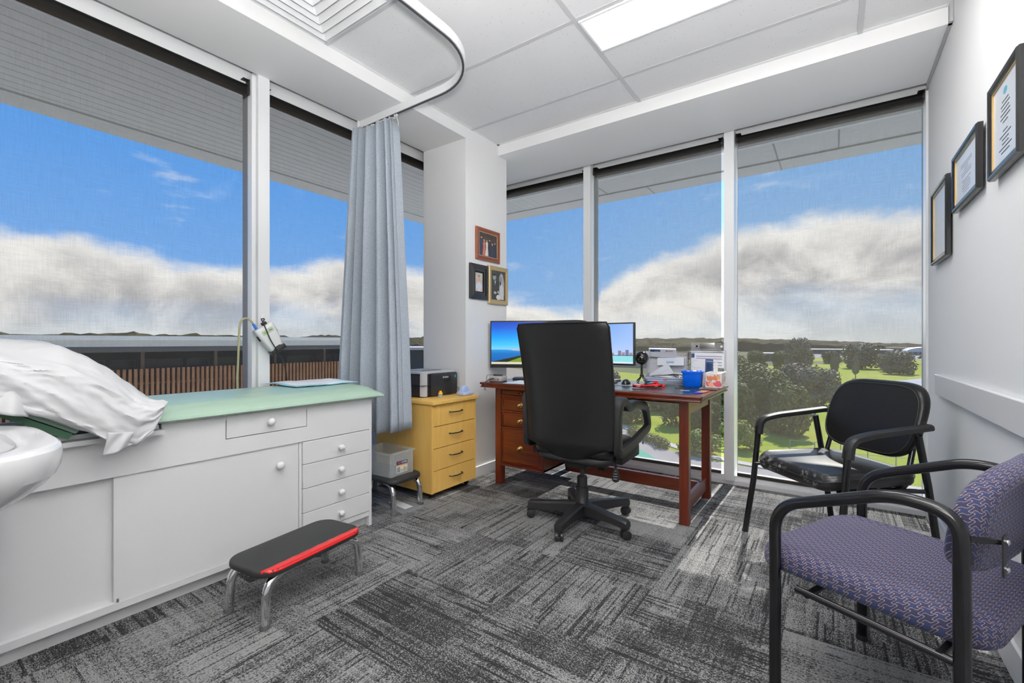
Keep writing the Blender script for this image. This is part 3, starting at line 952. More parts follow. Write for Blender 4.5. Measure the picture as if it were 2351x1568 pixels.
# ------------------------------------------------------------------ wash basin
def basin():
    t = thing('wash_basin', 'white ceramic wall-hung wash basin with a rounded front beside the couch', 'wash basin', (-1.80, YS, .835))
    m = mat('white_ceramic', (.72, .72, .725), .10, spec=.6, coat=.4)
    # outline: flat at the wall, rounded corners at the front; local y from the wall
    L = .725; HW = .335
    def outline(k, n=72):
        a = 2 * pi * k / n
        c, s = math.cos(a), math.sin(a)
        x = HW * math.copysign(abs(c) ** .52, c)
        y = L / 2 + (L / 2) * math.copysign(abs(s) ** .52, s)
        return x, y
    n = 72
    cx, cy = 0, L * .52
    rings = [(.22, -.215, .12), (.50, -.205, .08), (.72, -.175, .05), (.90, -.115, .02), (.985, -.075, 0), (1.0, -.030, 0), (.995, -.008, 0), (.975, 0, 0), (.93, .0, 0),
             (.80, -.002, 0), (.765, -.004, 0), (.745, -.014, 0), (.70, -.055, 0), (.58, -.095, 0), (.36, -.115, 0), (.08, -.120, 0)]
    vs = []; fs = []
    for s, z, back in rings:
        for k in range(n):
            x, y = outline(k)
            # the underside tapers back to the wall
            vs.append((cx + (x - cx) * s, (cy - back * L) + (y - cy) * s, z))
    for i in range(len(rings) - 1):
        for k in range(n):
            k2 = (k + 1) % n
            fs.append((i * n + k, i * n + k2, (i + 1) * n + k2, (i + 1) * n + k))
    fs.append(tuple(range(n - 1, -1, -1))); fs.append(tuple((len(rings) - 1) * n + k for k in range(n)))
    b = MB(); b.add(vs, fs); b.build('bowl', m, t, sub=1)
    b = MB(); b.lathe([(.022, -.1195), (.022, -.117), (.012, -.1165)], (0, L * .52, 0), 20); b.build('drain', CHROME, t)
    # shroud under the bowl
    b = MB()
    vs = []; fs = []
    for y, w, z in ((.002, .12, -.40), (.10, .12, -.40), (.24, .11, -.31), (.40, .08, -.19)):
        vs += [(-w, y, z), (w, y, z), (w, y, -.16), (-w, y, -.16)]
    for i in range(3):
        for k in range(4):
            k2 = (k + 1) % 4
            fs.append((i * 4 + k, i * 4 + k2, i * 4 + 4 + k2, i * 4 + 4 + k))
    fs += [(3, 2, 1, 0), (12, 13, 14, 15)]
    b.add(vs, fs); b.build('shroud', m, t, sub=2)
basin()

# ------------------------------------------------------------------ step stools
def stool(name, label, loc, rz, red):
    t = thing(name, label, 'step stool', loc, rz)
    top = mat('stool_rubber', (.022, .023, .024), .55, bump=.06, bscale=180)
    b = MB()
    L, Wd = .252, .138
    poly = rrect(-L, L, -Wd, Wd, .075, 7)
    b.slab(poly, .186, .214, .009, 3)
    b.build('top', top, t)
    if red:
        b = MB()
        zz = .2143
        pts = [(-L + .052, Wd - .062 + .0), (L - .052, Wd - .062)]
        vs = []; n = 24
        for k in range(n + 1):
            x = -L + .012 + (2 * L - .024) * k / n
            # front edge follows the rounded corner
            d = max(0, abs(x) - (L - .075)); ye = Wd - .075 + math.sqrt(max(0, .075 ** 2 - d * d))
            j = .0015 * math.sin(k * 2.1)
            yi = Wd - .040 + j
            ye = max(ye, yi + .001)
            vs += [(x, yi, .2144), (x, max(yi + .0005, ye - .008), .2146), (x, max(yi + .0008, ye - .001), .2095), (x, max(yi + .001, ye + .0008), .204)]
        fs = []
        for k in range(n):
            for q in range(3):
                fs.append((k * 4 + q, (k + 1) * 4 + q, (k + 1) * 4 + q + 1, k * 4 + q + 1))
        b.add(vs, fs); b.build('red_edge_strip', mat('red_tape', (.80, .018, .02), .28), t, solid=.0006)
    for sx in (-1, 1):
        for sy in (-1, 1):
            x1 = sx * (L - .055)
            pts = [(sx * (L - .16), sy * .085, .176), (sx * (L - .028), sy * .112, .176), (sx * (L - .018), sy * .116, .006)]
            b = MB(); b.tube(fillet(pts, .105, 10), .0165, 16)
            lg = b.build('leg', CHROME, t)
            b = MB(); b.lathe([(.019, 0), (.0195, .004), (.0185, .016)], (sx * (L - .018), sy * .116, 0), 16)
            b.build('rubber_foot', mat('grey_rubber', (.10, .10, .105), .6), lg)
    return t
stool('step_stool', 'black step stool with a red front edge and chrome legs before the couch', (-1.905, 1.092, 0), pi / 2 + math.radians(7) + pi, True)
stool('step_stool', 'plain black step stool holding the clear plastic box', (-2.49, 2.025, 0), math.radians(1), False)

# ------------------------------------------------------------------ clear box on the second stool
def clear(name, color=(.9, .92, .92), rough=.25, fac=.62, tint=(.93, .95, .95)):
    m, nt, b = newmat(name)
    out = [n for n in nt.nodes if n.type == 'OUTPUT_MATERIAL'][0]
    b.inputs['Base Color'].default_value = (*color, 1); b.inputs['Roughness'].default_value = rough
    t = nd(nt, 'ShaderNodeBsdfTransparent'); t.inputs[0].default_value = (*tint, 1)
    mx = nd(nt, 'ShaderNodeMixShader'); mx.inputs[0].default_value = fac
    lk(nt, b.outputs[0], mx.inputs[1]); lk(nt, t.outputs[0], mx.inputs[2]); lk(nt, mx.outputs[0], out.inputs[0])
    return m
FROST = clear('frosted_plastic', (.80, .80, .80), .3, .76)
ACRYL = clear('clear_acrylic', (.80, .80, .82), .08, .86, (.96, .96, .97))
SLEEVE = clear('clear_sleeve', (.55, .57, .60), .12, .55)
t = thing('storage_box', 'empty clear plastic storage box with a paper label on the black stool', 'storage box', (-2.46, 2.025, .2155), math.radians(1))
b = MB(); w, d, h, e = .150, .100, .155, .003
b.box(-w, w, -d, d, 0, e)
b.box(-w, -w + e, -d, d, e, h); b.box(w - e, w, -d, d, e, h); b.box(-w + e, w - e, -d, -d + e, e, h); b.box(-w + e, w - e, d - e, d, e, h)
b.build('tub', FROST, t, smooth=False)
b = MB()
for q in ((-w - .010, w + .010, -d - .010, -d), (-w - .010, w + .010, d, d + .010), (-w - .010, -w, -d, d), (w, w + .010, -d, d)):
    b.box(*q, h - .012, h)
b.build('rim', FROST, t, smooth=False)
for yy in (-.082, .082):
    MB().box(w, w + .008, yy - .010, yy + .010, 0, h - .012).build('corner_rib', FROST, t, smooth=False)
b = MB(); b.box(w + .0002, w + .001, -.045, .050, .016, .094); lb = b.build('paper_label', mat('label_cream', (.80, .76, .66), .6), t, smooth=False)
MB().box(w + .001, w + .0016, -.045, .050, .070, .094).build('label_header', NAVY, lb, smooth=False)
MB().box(w + .001, w + .0016, -.045, .050, .062, .069).build('label_band', mat('label_orange', (.85, .33, .05), .5), lb, smooth=False)
for k, c in enumerate(((.25, .32, .36), (.55, .50, .40), (.40, .42, .40), (.62, .48, .30))):
    y0 = (-.040, -.008, .016, .034)[k]
    MB().box(w + .001, w + .0016, y0, y0 + (.026, .018, .014, .013)[k], .022, (.056, .040, .050, .046)[k]).build('label_picture', mat('pic%d' % k, c, .6), lb, smooth=False)
text_obj('lettering', 'MINI', .017, mat('label_red', (.85, .06, .04), .5), lb, (w + .0022, -.018, .082), (pi / 2, 0, pi / 2), bold=True, sx=.9)
text_obj('lettering', 'STORE', .017, PAPER, lb, (w + .0022, .022, .082), (pi / 2, 0, pi / 2), bold=True, sx=.85)
# sleeve on the floor
t = thing('plastic_sleeve', 'flat clear plastic sleeve with papers on the carpet under the black stool', 'plastic sleeve', (-2.345, 2.05, .001), math.radians(-6))
MB().box(-.155, .14, -.085, .08, 0, .004).build('sleeve', SLEEVE, t, smooth=False)
MB().box(-.10, .09, -.03, .035, .0042, .0048).build('paper_slip', PAPER, t, smooth=False)

# ------------------------------------------------------------------ maple drawer pedestal
def wood_mat(name, c0, c1, sc, axis='z', rough=.3, coat=.2, dist=2.0):
    m, nt, b = newmat(name)
    tc = nd(nt, 'ShaderNodeTexCoord')
    mp = nd(nt, 'ShaderNodeMapping'); lk(nt, tc.outputs['Object'], mp.inputs[0])
    s = {'z': (1, 1, .09), 'x': (.09, 1, 1), 'y': (1, .09, 1)}[axis]
    mp.inputs['Scale'].default_value = s
    n = NOISE(nt, mp.outputs[0], sc, 5, .6, dist)
    n2 = NOISE(nt, mp.outputs[0], sc * 7, 3, .6, .5)
    f = M(nt, 'ADD', M(nt, 'MULTIPLY', n, .75), M(nt, 'MULTIPLY', n2, .25))
    lk(nt, MIX(nt, MAPR(nt, f, .3, .7, 0, 1), c0, c1), b.inputs['Base Color'])
    b.inputs['Roughness'].default_value = rough; b.inputs['Coat Weight'].default_value = coat; b.inputs['Coat Roughness'].default_value = .12
    return m
MAPLE = wood_mat('maple_laminate', (.78, .45, .105), (.90, .58, .165), 9, 'z', .35, .1)
MAPH = wood_mat('maple_laminate_flat', (.79, .46, .11), (.90, .59, .17), 9, 'x', .35, .1)
t = thing('drawer_pedestal', 'maple four-drawer pedestal on castors under the printer', 'drawer unit', (-2.23, 2.225, 0))
b = MB()
b.box(-.585, -.002, 0, .018, .045, .655); b.box(-.585, -.002, .450, .468, .045, .655)
b.box(-.585, -.570, .018, .450, .045, .655); b.box(-.570, -.02, .018, .450, .045, .063)
b.build('carcass', MAPLE, t, smooth=False)
MB().box(-.590, .022, -.012, .474, .655, .683, .003).build('top', MAPH, t)
MB().box(-.030, -.019, .019, .449, .064, .654).build('drawer_gap_shade', BLKM, t, smooth=False)  # black sheet standing in for shade in the gaps between drawers
for k in range(4):
    z0 = .047 + k * .1525
    d = MB().box(-.018, -.001, .020, .448, z0, z0 + .1478, .001).build('drawer', MAPLE, t, smooth=False)
    b = MB(); b.tube(fillet([(-.001, .172, z0 + .085), (.022, .175, z0 + .085), (.026, .236, z0 + .082), (.022, .297, z0 + .085), (-.001, .300, z0 + .085)], .014, 5), .0042, 10)
    b.build('handle', mat('dark_nickel', (.10, .10, .10), .25, metal=.9), d)
for x in (-.06, -.53):
    for y in (.05, .42):
        b = MB(); b.lathe([(.017, -.011), (.021, -.008), (.021, .008), (.017, .011)], (x, y, .0215), 18, 'y')
        b.box(x - .012, x + .012, y - .014, y + .014, .036, .0455)
        b.build('castor', BLK, t)

# ------------------------------------------------------------------ printer, specimen cup, dock on the pedestal
t = thing('laser_printer', 'black and silver laser printer on the maple pedestal', 'printer', (-2.40, 2.485, .684))
DKP = mat('printer_charcoal', (.022, .023, .027), .38)
SLV = mat('printer_silver', (.46, .47, .50), .36)
b = MB(); b.slab(rrect(-.36, -.012, -.175, .175, .03), .006, .166, .012, 3); b.build('body', DKP, t)
b = MB(); b.slab(rrect(-.362, -.004, -.178, .178, .035), .166, .184, .008, 3); b.build('top_cover', SLV, t)
MB().box(-.28, -.09, -.11, .11, .1835, .1860).build('output_tray', mat('tray_grey', (.28, .28, .29), .5), t, smooth=False)
MB().box(-.10, -.09, -.10, .10, .186, .1875).build('tray_slot', BLKM, t, smooth=False)
# silver wrap at the near front corner
b = MB(); cpoly = arc((-.050, -.128), .053, -pi / 2 + .30, -.22, 10)
inn = arc((-.050, -.128), .030, -.22, -pi / 2 + .30, 10)
b.slab(cpoly + inn, .006, .172, 0); b.build('corner_trim', SLV, t)
MB().box(-.1, .0045, -.182, .05, .0865, .0875).build('seam', BLKM, t, smooth=False)
b = MB(); b.T = Matrix(((0, 0, 1, -.012), (1, 0, 0, 0), (0, 1, 0, 0), (0, 0, 0, 1)))
b.slab(rrect(-.105, .178, .004, .170, .018), 0, .018, .004, 2)
fr = b.build('front_panel', DKP, t)
b = MB()
for q in ((-.085, .165, .1105, .1115), (-.085, .165, .0745, .0755), (-.085, -.084, .0755, .1105), (.164, .165, .0755, .1105)):
    b.box(.0062, .0068, *q)
b.build('manual_feed_slot', BLKM, fr, smooth=False)
MB().box(.0062, .0085, .030, .070, .108, .114).build('finger_recess', BLKM, fr, smooth=False)
MB().box(.0062, .0075, .060, .120, .004, .020).build('tray_grip', BLKM, fr, smooth=False)
text_obj('lettering', 'brother', .020, mat('print_white', (.75, .75, .76), .5), fr, (.0068, .048, .138), (pi / 2, 0, pi / 2), bold=True)
MB().box(.0062, .0068, .148, .162, .130, .148).build('energy_sticker', mat('sticker_cyan', (.05, .45, .75), .5), fr, smooth=False)
b = MB(); b.tube(fillet([(-.05, .174, .05), (-.03, .20, .06), (.0, .205, .03), (.06, .20, .012)], .02, 4), .002, 6); b.build('cable', BLK, t)

t = thing('specimen_cup', 'small clear cup with a bright yellow cap before the printer', 'cup', (-2.325, 2.405, .684))
b = MB(); b.lathe([(.018, 0), (.0185, .002), (.015, .028), (.013, .028), (.016, .003), (.002, .003)], n=20); b.build('cup', FROST, t)
b = MB(); b.lathe([(.0165, .026), (.0165, .034), (.010, .036), (.0095, .048), (.004, .0485)], n=20); b.build('cap', mat('cap_yellow', (.90, .48, .02), .4), t)
t = thing('charging_dock', 'pale blue charging dock on the maple pedestal beside the printer', 'dock', (-2.285, 2.628, .684), math.radians(0))
PB = mat('pale_blue_plastic', (.46, .55, .80), .35)
b = MB(); b.slab(rrect(-.045, .045, -.058, .058, .02), 0, .026, .008, 3); b.build('base', PB, t)
b = MB(); b.T = Matrix(((0, 0, 1, -.030), (1, 0, 0, 0), (0, 1, 0, 0), (0, 0, 0, 1)))
b.slab([(-.044, .022), (.040, .022), (.030, .055), (.016, .070), (-.016, .072), (-.030, .062)], 0, .045, .010, 3); b.build('cradle', PB, t)
for k in (-1, 0, 1):
    b = MB(); b.lathe([(.0028, 0), (.0024, .0015)], (.0448, k * .009, .015), 10, 'x'); b.build('indicator', mat('grey_dot', (.25, .28, .40), .5), t)

# ================================================================== DESK
MAHO = wood_mat('mahogany_gloss', (.055, .007, .002), (.20, .032, .008), 7, 'x', .26, .15)
MAHZ = wood_mat('mahogany_gloss_upright', (.05, .006, .002), (.18, .028, .008), 7, 'z', .3, .12)
TAN = wood_mat('raw_timber', (.45, .30, .11), (.58, .41, .17), 8, 'y', .5, 0)
DX0, DX1, DY0, DY1, DZ = -2.205, -.595, 2.70, 3.50, .78
def desk():
    t = thing('writing_desk', 'mahogany writing desk with a dark green leather top and brass knobs', 'desk', (DX0, DY0, 0))
    L = DX1 - DX0; D = DY1 - DY0
    # moulded top
    b = MB()
    poly = rrect(0, L, 0, D, .012, 3)
    b.slab(poly, .764, .780, .004, 2)
    b.slab(rrect(.010, L - .010, .010, D - .010, .01, 3), .752, .764, 0)
    b.slab(rrect(.004, L - .004, .004, D - .004, .01, 3), .742, .754, .004, 2)
    b.build('desk_top', MAHO, t)
    lm, nt, pb = newmat('desk_leather')
    pb.inputs['Base Color'].default_value = (.020, .050, .056, 1); pb.inputs['Roughness'].default_value = .20
    pb.inputs['Specular IOR Level'].default_value = .6
    MB().box(.065, L - .075, .055, D - .075, .7802, .7818).build('leather_inlay', lm, t, smooth=False)
    gl = mat('gilt_line', (.35, .24, .08), .4)
    b = MB()
    for q in ((.075, L - .085, .064, .066), (.075, L - .085, D - .087, D - .085)): b.box(*q, .7818, .7821)
    for q in ((.075, .077, .066, D - .087), (L - .087, L - .085, .066, D - .087)): b.box(*q, .7818, .7821)
    b.build('gilt_border', gl, t, smooth=False)
    # aprons
    b = MB(); b.box(.14, L - .12, .09, .105, .724, .742); b.box(.09, L - .12, D - .10, D - .085, .64, .742)
    b.build('apron', MAHO, t, smooth=False)
    MB().box(L - .118, L - .104, .145, D - .145, .655, .742).build('side_apron', TAN, t, smooth=False)
    for x in (.088, L - .150):
        for y in (.088, D - .145):
            b = MB(); b.box(x, x + .055, y, y + .055, 0, .742, .004); b.build('leg', MAHZ, t, smooth=False)
    # stretchers
    b = MB(); b.box(.47, L - .120, .505, .535, .065, .150, .003); b.build('stretcher', MAHO, t, smooth=False)
    b = MB(); b.box(L - .138, L - .112, .143, D - .145, .065, .150, .003); b.build('stretcher', wood_mat('mahogany_along', (.055, .007, .002), (.20, .032, .008), 7, 'y', .3, .12), t, smooth=False)
    # drawer pedestal on the window-corner side
    px0, px1 = .143, .520
    b = MB()
    b.box(px0, px1, .105, D - .10, .150, .164); b.box(px0, px0 + .015, .105, D - .10, .164, .742); b.box(px1 - .018, px1, .09, D - .10, .150, .742)
    b.box(px0, px1, D - .115, D - .10, .164, .742)
    b.box(px0, px1, .086, .106, .150, .166)
    for z in (.672, .557, .436): b.box(px0, px1, .089, .106, z, z + .012)
    b.build('pedestal', MAHZ, t, smooth=False)
    s = MB().box(px0 + .006, px1 - .022, .088, .30, .688, .722, .002).build('writing_slide', MAHO, t, smooth=False)
    def bknob(par, x, y, z, r):
        b = MB(); b.lathe([(r * 1.05, 0), (r * 1.1, -.003), (r * .5, -.007), (r * .45, -.014), (r * .85, -.019), (r, -.026), (r * .75, -.033), (r * .3, -.036)], (x, y, z), 20, 'y')
        b.build('brass_knob', BRASS, par)
    bknob(s, (px0 + px1) / 2 - .005, .088, .706, .008)
    for z0, z1 in ((.572, .668), (.451, .553), (.169, .432)):
        b = MB()
        y = .094
        b.box(px0 + .004, px1 - .020, y, .30, z0, z1)
        e = .012
        b.add([(px0 + .012, y, z0 + .006), (px1 - .028, y, z0 + .006), (px1 - .028, y, z1 - .006), (px0 + .012, y, z1 - .006),
               (px0 + .012 + e, y - .008, z0 + .006 + e), (px1 - .028 - e, y - .008, z0 + .006 + e), (px1 - .028 - e, y - .008, z1 - .006 - e), (px0 + .012 + e, y - .008, z1 - .006 - e)],
              [(0, 1, 5, 4), (1, 2, 6, 5), (2, 3, 7, 6), (3, 0, 4, 7), (4, 5, 6, 7)])
        d = b.build('drawer', MAHO, t, smooth=False)
        bknob(d, (px0 + px1) / 2 - .005, .086, (z0 + z1) / 2, .0165)
    return t
desk()
ZT = .7822

# ------------------------------------------------------------------ monitors with their desktop pictures
def monitor(label, loc, rz, w, h, zc, draw, chin):
    t = thing('computer_monitor', label, 'monitor', loc, rz, 'the two monitors on the desk')
    # local: screen faces -y
    b = MB(); b.box(-w / 2, w / 2, 0, .028, zc - h / 2, zc + h / 2, .004)
    b.build('casing', BLK, t)
    e = .010
    sw, sh = w - 2 * e, h - e - chin
    s = MB(); s.quad((-sw / 2, 0, -sh / 2), (sw / 2, 0, -sh / 2), (sw / 2, 0, sh / 2), (-sw / 2, 0, sh / 2))
    so = s.build('screen', draw(sw, sh), t, smooth=False)
    so.location = (0, -.0008, zc - h / 2 + chin + sh / 2)
    b = MB(); b.box(-.03, .03, .028, .05, zc - .06, zc + .06, .004); b.box(-.022, .022, .045, .062, .012, zc, .003); b.build('stand_neck', BLK, t)
    b = MB(); b.slab(rrect(-.11, .11, -.04, .12, .02), 0, .012, .003, 2); b.build('stand_base', BLK, t)
    return t
def scr(name, fn):
    def mk(w, h):
        m = bpy.data.materials.new(name); m.use_nodes = True; nt = m.node_tree; nt.nodes.clear()
        tc = nd(nt, 'ShaderNodeTexCoord')
        x, y, z = SEP(nt, tc.outputs['Object'])
        u = M(nt, 'ADD', M(nt, 'DIVIDE', x, w), .5); v = M(nt, 'ADD', M(nt, 'DIVIDE', z, h), .5)
        col = fn(nt, u, v)
        e = nd(nt, 'ShaderNodeEmission'); lk(nt, col, e.inputs[0]); e.inputs[1].default_value = 1.0
        g = nd(nt, 'ShaderNodeBsdfGlossy'); g.inputs[0].default_value = (.03, .03, .03, 1); g.inputs['Roughness'].default_value = .25
        ad = nd(nt, 'ShaderNodeAddShader'); lk(nt, e.outputs[0], ad.inputs[0]); lk(nt, g.outputs[0], ad.inputs[1])
        o = nd(nt, 'ShaderNodeOutputMaterial'); lk(nt, ad.outputs[0], o.inputs[0])
        return m
    return mk
def step(nt, a, b, w=.004):
    return MAPR(nt, M(nt, 'SUBTRACT', a, b), -w, w, 0, 1)
def coast(nt, u, v):
    sky = RAMP(nt, v, [(.30, (.30, .62, .85)), (.45, (.06, .55, .95)), (.62, (.0, .34, .95)), (.85, (.0, .12, .72)), (1, (.0, .05, .50))])
    n = NOISE(nt, COMB(nt, M(nt, 'MULTIPLY', u, 30.), M(nt, 'MULTIPLY', v, 60.)), 1, 4, .7)
    sea = RAMP(nt, v, [(0, (.0, .12, .45)), (.25, (.0, .16, .55)), (.36, (.02, .35, .75))])
    c = MIX(nt, step(nt, .345, v), sky, sea)
    shore = M(nt, 'SUBTRACT', .347, M(nt, 'MULTIPLY', M(nt, 'SUBTRACT', u, .22), .17))
    city = M(nt, 'MULTIPLY', step(nt, v, shore, .01), step(nt, M(nt, 'ADD', .335, M(nt, 'MULTIPLY', M(nt, 'SUBTRACT', u, .2), .16)), v, .01))
    city = M(nt, 'MULTIPLY', city, M(nt, 'GREATER_THAN', u, .2))
    c = MIX(nt, city, c, MIX(nt, MAPR(nt, n, .4, .6, 0, 1), (.25, .28, .35), (.75, .72, .70)))
    hill = M(nt, 'ADD', .055, M(nt, 'ADD', M(nt, 'MULTIPLY', u, .36), M(nt, 'MULTIPLY', M(nt, 'SUBTRACT', n, .5), .05)))
    c = MIX(nt, step(nt, hill, v), c, (.012, .02, .010))
    green = M(nt, 'MULTIPLY', step(nt, M(nt, 'SUBTRACT', hill, M(nt, 'MULTIPLY', M(nt, 'SUBTRACT', .62, u), .22)), v), M(nt, 'GREATER_THAN', u, .18))
    c = MIX(nt, green, c, MIX(nt, n, (.10, .22, .01), (.30, .42, .03)))
    c = MIX(nt, step(nt, .05, v, .002), c, (.72, .66, .52))
    return c
def skyline(nt, u, v):
    sky = RAMP(nt, v, [(.2, (.52, .62, .88)), (.5, (.33, .52, .90)), (.8, (.24, .44, .87)), (1, (.21, .40, .84))])
    sky = MIX(nt, MAPR(nt, u, .5, 1, 0, .45), sky, (.46, .60, .92))
    n = NOISE(nt, COMB(nt, M(nt, 'MULTIPLY', u, 60.), M(nt, 'MULTIPLY', v, 50.)), 1, 4, .7)
    sea = MIX(nt, MAPR(nt, n, .35, .65, 0, 1), (.20, .62, .70), (.38, .78, .82))
    c = sky
    wn = nd(nt, 'ShaderNodeTexWhiteNoise', noise_dimensions='1D')
    cell = M(nt, 'FLOOR', M(nt, 'MULTIPLY', u, 17.)); lk(nt, cell, wn.inputs['W'])
    r = wn.outputs['Value']
    fr = M(nt, 'FRACT', M(nt, 'MULTIPLY', u, 17.))
    top = M(nt, 'ADD', .22, M(nt, 'MULTIPLY', r, .13))
    inside = M(nt, 'MULTIPLY', M(nt, 'MULTIPLY', step(nt, top, v, .003), M(nt, 'LESS_THAN', fr, .86)), M(nt, 'GREATER_THAN', r, .12))
    rows = M(nt, 'FRACT', M(nt, 'MULTIPLY', v, 70.))
    bc = MIX(nt, r, (.50, .26, .24), (.06, .12, .30))
    bc = MIX(nt, M(nt, 'MULTIPLY', M(nt, 'GREATER_THAN', rows, .6), .4), bc, (.55, .55, .62))
    c = MIX(nt, inside, c, bc)
    tree = M(nt, 'ADD', .212, M(nt, 'MULTIPLY', M(nt, 'SUBTRACT', n, .5), .05))
    c = MIX(nt, step(nt, tree, v), c, (.05, .10, .10))
    c = MIX(nt, step(nt, .195, v, .003), c, sea)
    c = MIX(nt, step(nt, .045, v, .002), c, (.62, .78, .86))
    return c
monitor('black-framed monitor showing a deep blue sky and coast, beside the pillar', (-2.037, 3.10, ZT), math.radians(26), .60, .385, .285, scr('coast_picture', coast), .030)
monitor('thin-framed monitor showing a pale sky over a waterfront skyline', (-1.468, 3.31, ZT), math.radians(-3), .53, .325, .289, scr('skyline_picture', skyline), .014)

# ------------------------------------------------------------------ things on the desk
t = thing('mini_computer', 'small silver box computer on the desk corner beside the pillar', 'computer', (-2.115, 2.822, .7822), math.radians(10))
b = MB(); b.slab(rrect(-.055, .055, -.055, .055, .010), .003, .042, .003, 2); b.build('case', mat('mini_silver', (.52, .48, .46), .35, metal=.3), t)
b = MB(); b.box(-.050, .050, -.050, .050, 0, .004); b.build('foot_pad', BLK, t, smooth=False)
b = MB(); b.box(.020, .034, -.0562, -.0552, .016, .022); b.box(-.008, -.002, -.0562, -.0552, .018, .022); b.build('port', BLKM, t, smooth=False)
for k, x in enumerate((-.028, -.016)):
    b = MB(); b.box(x - .006, x + .006, -.070, -.055, .017 + k * .004, .024 + k * .004, .001)
    b.tube(fillet([(x - .004, -.070, .020), (x - .012, -.088, .018), (x - .016, -.132, .006), (x - .018, -.1395, -.012), (x - .018, -.1395, -.06)], .02, 4), .0022, 6)
    b.build('plug_cable', BLK, t)
    if k == 0: MB().box(x - .0065, x + .0065, -.066, -.0555, .0165, .0245).build('plug_sleeve', mat('plug_orange', (.75, .12, .03), .4), t, smooth=False)
t = thing('card_reader', 'thin black card reader lying on the small silver computer', 'card reader', (-2.118, 2.825, .8262), math.radians(32))
b = MB(); b.box(-.035, .035, -.018, .018, 0, .011, .003); b.build('body', BLK, t)
b = MB(); b.tube(fillet([(-.035, 0, .005), (-.078, .0, .004), (-.088, .0, -.004), (-.090, -.002, -.034)], .02, 4), .0022, 6); b.build('cable', BLK, t)

def sheet(name, label, cat, loc, rz, w, d, m, h=.0006, group=None):
    t = MB(); t.box(-w / 2, w / 2, -d / 2, d / 2, 0, h)
    o = t.build(name, m, None, smooth=False); o.location = loc; o.rotation_euler = (0, 0, rz)
    return tag(o, label, cat, group)
sheet('paper_sheet', 'white paper sheet on the desk edge beside the small computer', 'paper', (-1.90, 2.86, ZT), math.radians(8), .21, .29, PAPER)
sheet('mouse_mat', 'thin pale grey mouse mat under the black mouse', 'mouse mat', (-1.215, 3.12, ZT), math.radians(4), .22, .18, mat('mat_grey', (.30, .31, .34), .4), .002)
sheet('paper_slip', 'small white paper slip on the leather near the desk corner', 'paper', (-.755, 2.965, ZT + .0004), math.radians(12), .055, .020, PAPER)
sheet('dark_folder', 'black plastic folder lying flat under the blue tub', 'folder', (-.735, 3.18, ZT), math.radians(10), .26, .22, mat('folder_black', (.015, .017, .022), .3), .0016)
t = thing('printed_leaflet', 'blue and orange leaflet at the front corner of the desk', 'leaflet', (-.655, 2.915, ZT + .0002), math.radians(-4))
MB().box(-.022, .022, -.075, -.01, 0, .0006).build('blue_panel', mat('leaf_blue', (.02, .03, .45), .4), t, smooth=False)
MB().box(-.020, .026, -.01, .12, 0, .0006).build('orange_panel', mat('leaf_orange', (.75, .30, .16), .5), t, smooth=False)

t = thing('keyboard', 'black keyboard with grey keys in front of the skyline monitor', 'keyboard', (-1.50, 3.085, ZT), math.radians(4))
b = MB(); b.box(-.225, .225, -.068, .068, .0, .016, .004); b.build('base', BLK, t)
b = MB()
for r in range(5):
    for c in range(15):
        x = -.212 + c * .0285; y = -.055 + r * .0235
        b.add([(x, y, .016), (x + .025, y, .016), (x + .025, y + .020, .016), (x, y + .020, .016), (x + .003, y + .003, .022), (x + .022, y + .003, .022), (x + .022, y + .017, .022), (x + .003, y + .017, .022)],
              [(4, 5, 6, 7), (0, 1, 5, 4), (1, 2, 6, 5), (2, 3, 7, 6), (3, 0, 4, 7)])
b.build('keys', mat('key_grey', (.20, .21, .22), .5), t, smooth=False)
t = thing('computer_mouse', 'black computer mouse on the pale mat', 'mouse', (-1.205, 3.135, ZT + .002), math.radians(10))
b = MB()
def mf(u, v):
    a = 2 * pi * u; r = math.sin(v * pi / 2)
    z = .037 * math.cos(v * pi / 2) ** .8
    return (.031 * r * math.cos(a), .052 * r * math.sin(a), z * (1 - .18 * math.sin(a) * r))
b.grid(mf, 28, 10, closed_u=True); b.build('shell', mat('mouse_black', (.012, .012, .013), .18, coat=.4), t)
MB().box(-.003, .003, .014, .032, .026, .0365, .002).build('scroll_wheel', SILVER, t)

t = thing('desk_microphone', 'round black desk microphone with a red light on a small tripod', 'microphone', (-1.185, 3.405, ZT))
b = MB()
b.lathe([(.001, .128), (.022, .133), (.040, .148), (.050, .170), (.052, .182), (.048, .200), (.038, .217), (.022, .229), (.001, .2335)], n=28)
b.build('ball', mat('mic_gloss', (.008, .008, .009), .12, coat=.3), t)
b = MB(); b.lathe([(.009, .045), (.009, .130)], n=14); b.lathe([(.015, .042), (.016, .052), (.010, .060)], n=16); b.build('stem', BLK, t)
for k in range(3):
    a = math.radians(-95 + 120 * k)
    b = MB(); b.tube([(0, 0, .048), (.062 * math.cos(a), .062 * math.sin(a), .004)], .0045, 8); b.build('tripod_leg', BLK, t)
Rf = Matrix.Rotation(math.radians(19), 4, 'Z')
b = MB(); b.T = Rf; b.tube([(.026 * math.cos(2 * pi * k / 24), -.050 + .006 * abs(math.sin(2 * pi * k / 24)), .168 + .014 * math.sin(2 * pi * k / 24)) for k in range(25)], .0022, 6, caps=False)
b.build('grille_ring', mat('dark_bronze', (.10, .08, .05), .3, metal=.8), t)
b = MB(); b.T = Rf; b.lathe([(.005, -.052), (.003, -.0495), (.0045, -.040)], (0, .012, .209), 12, 'y'); b.build('red_light', emis('red_led', (1, .02, .02), 3.0), t)

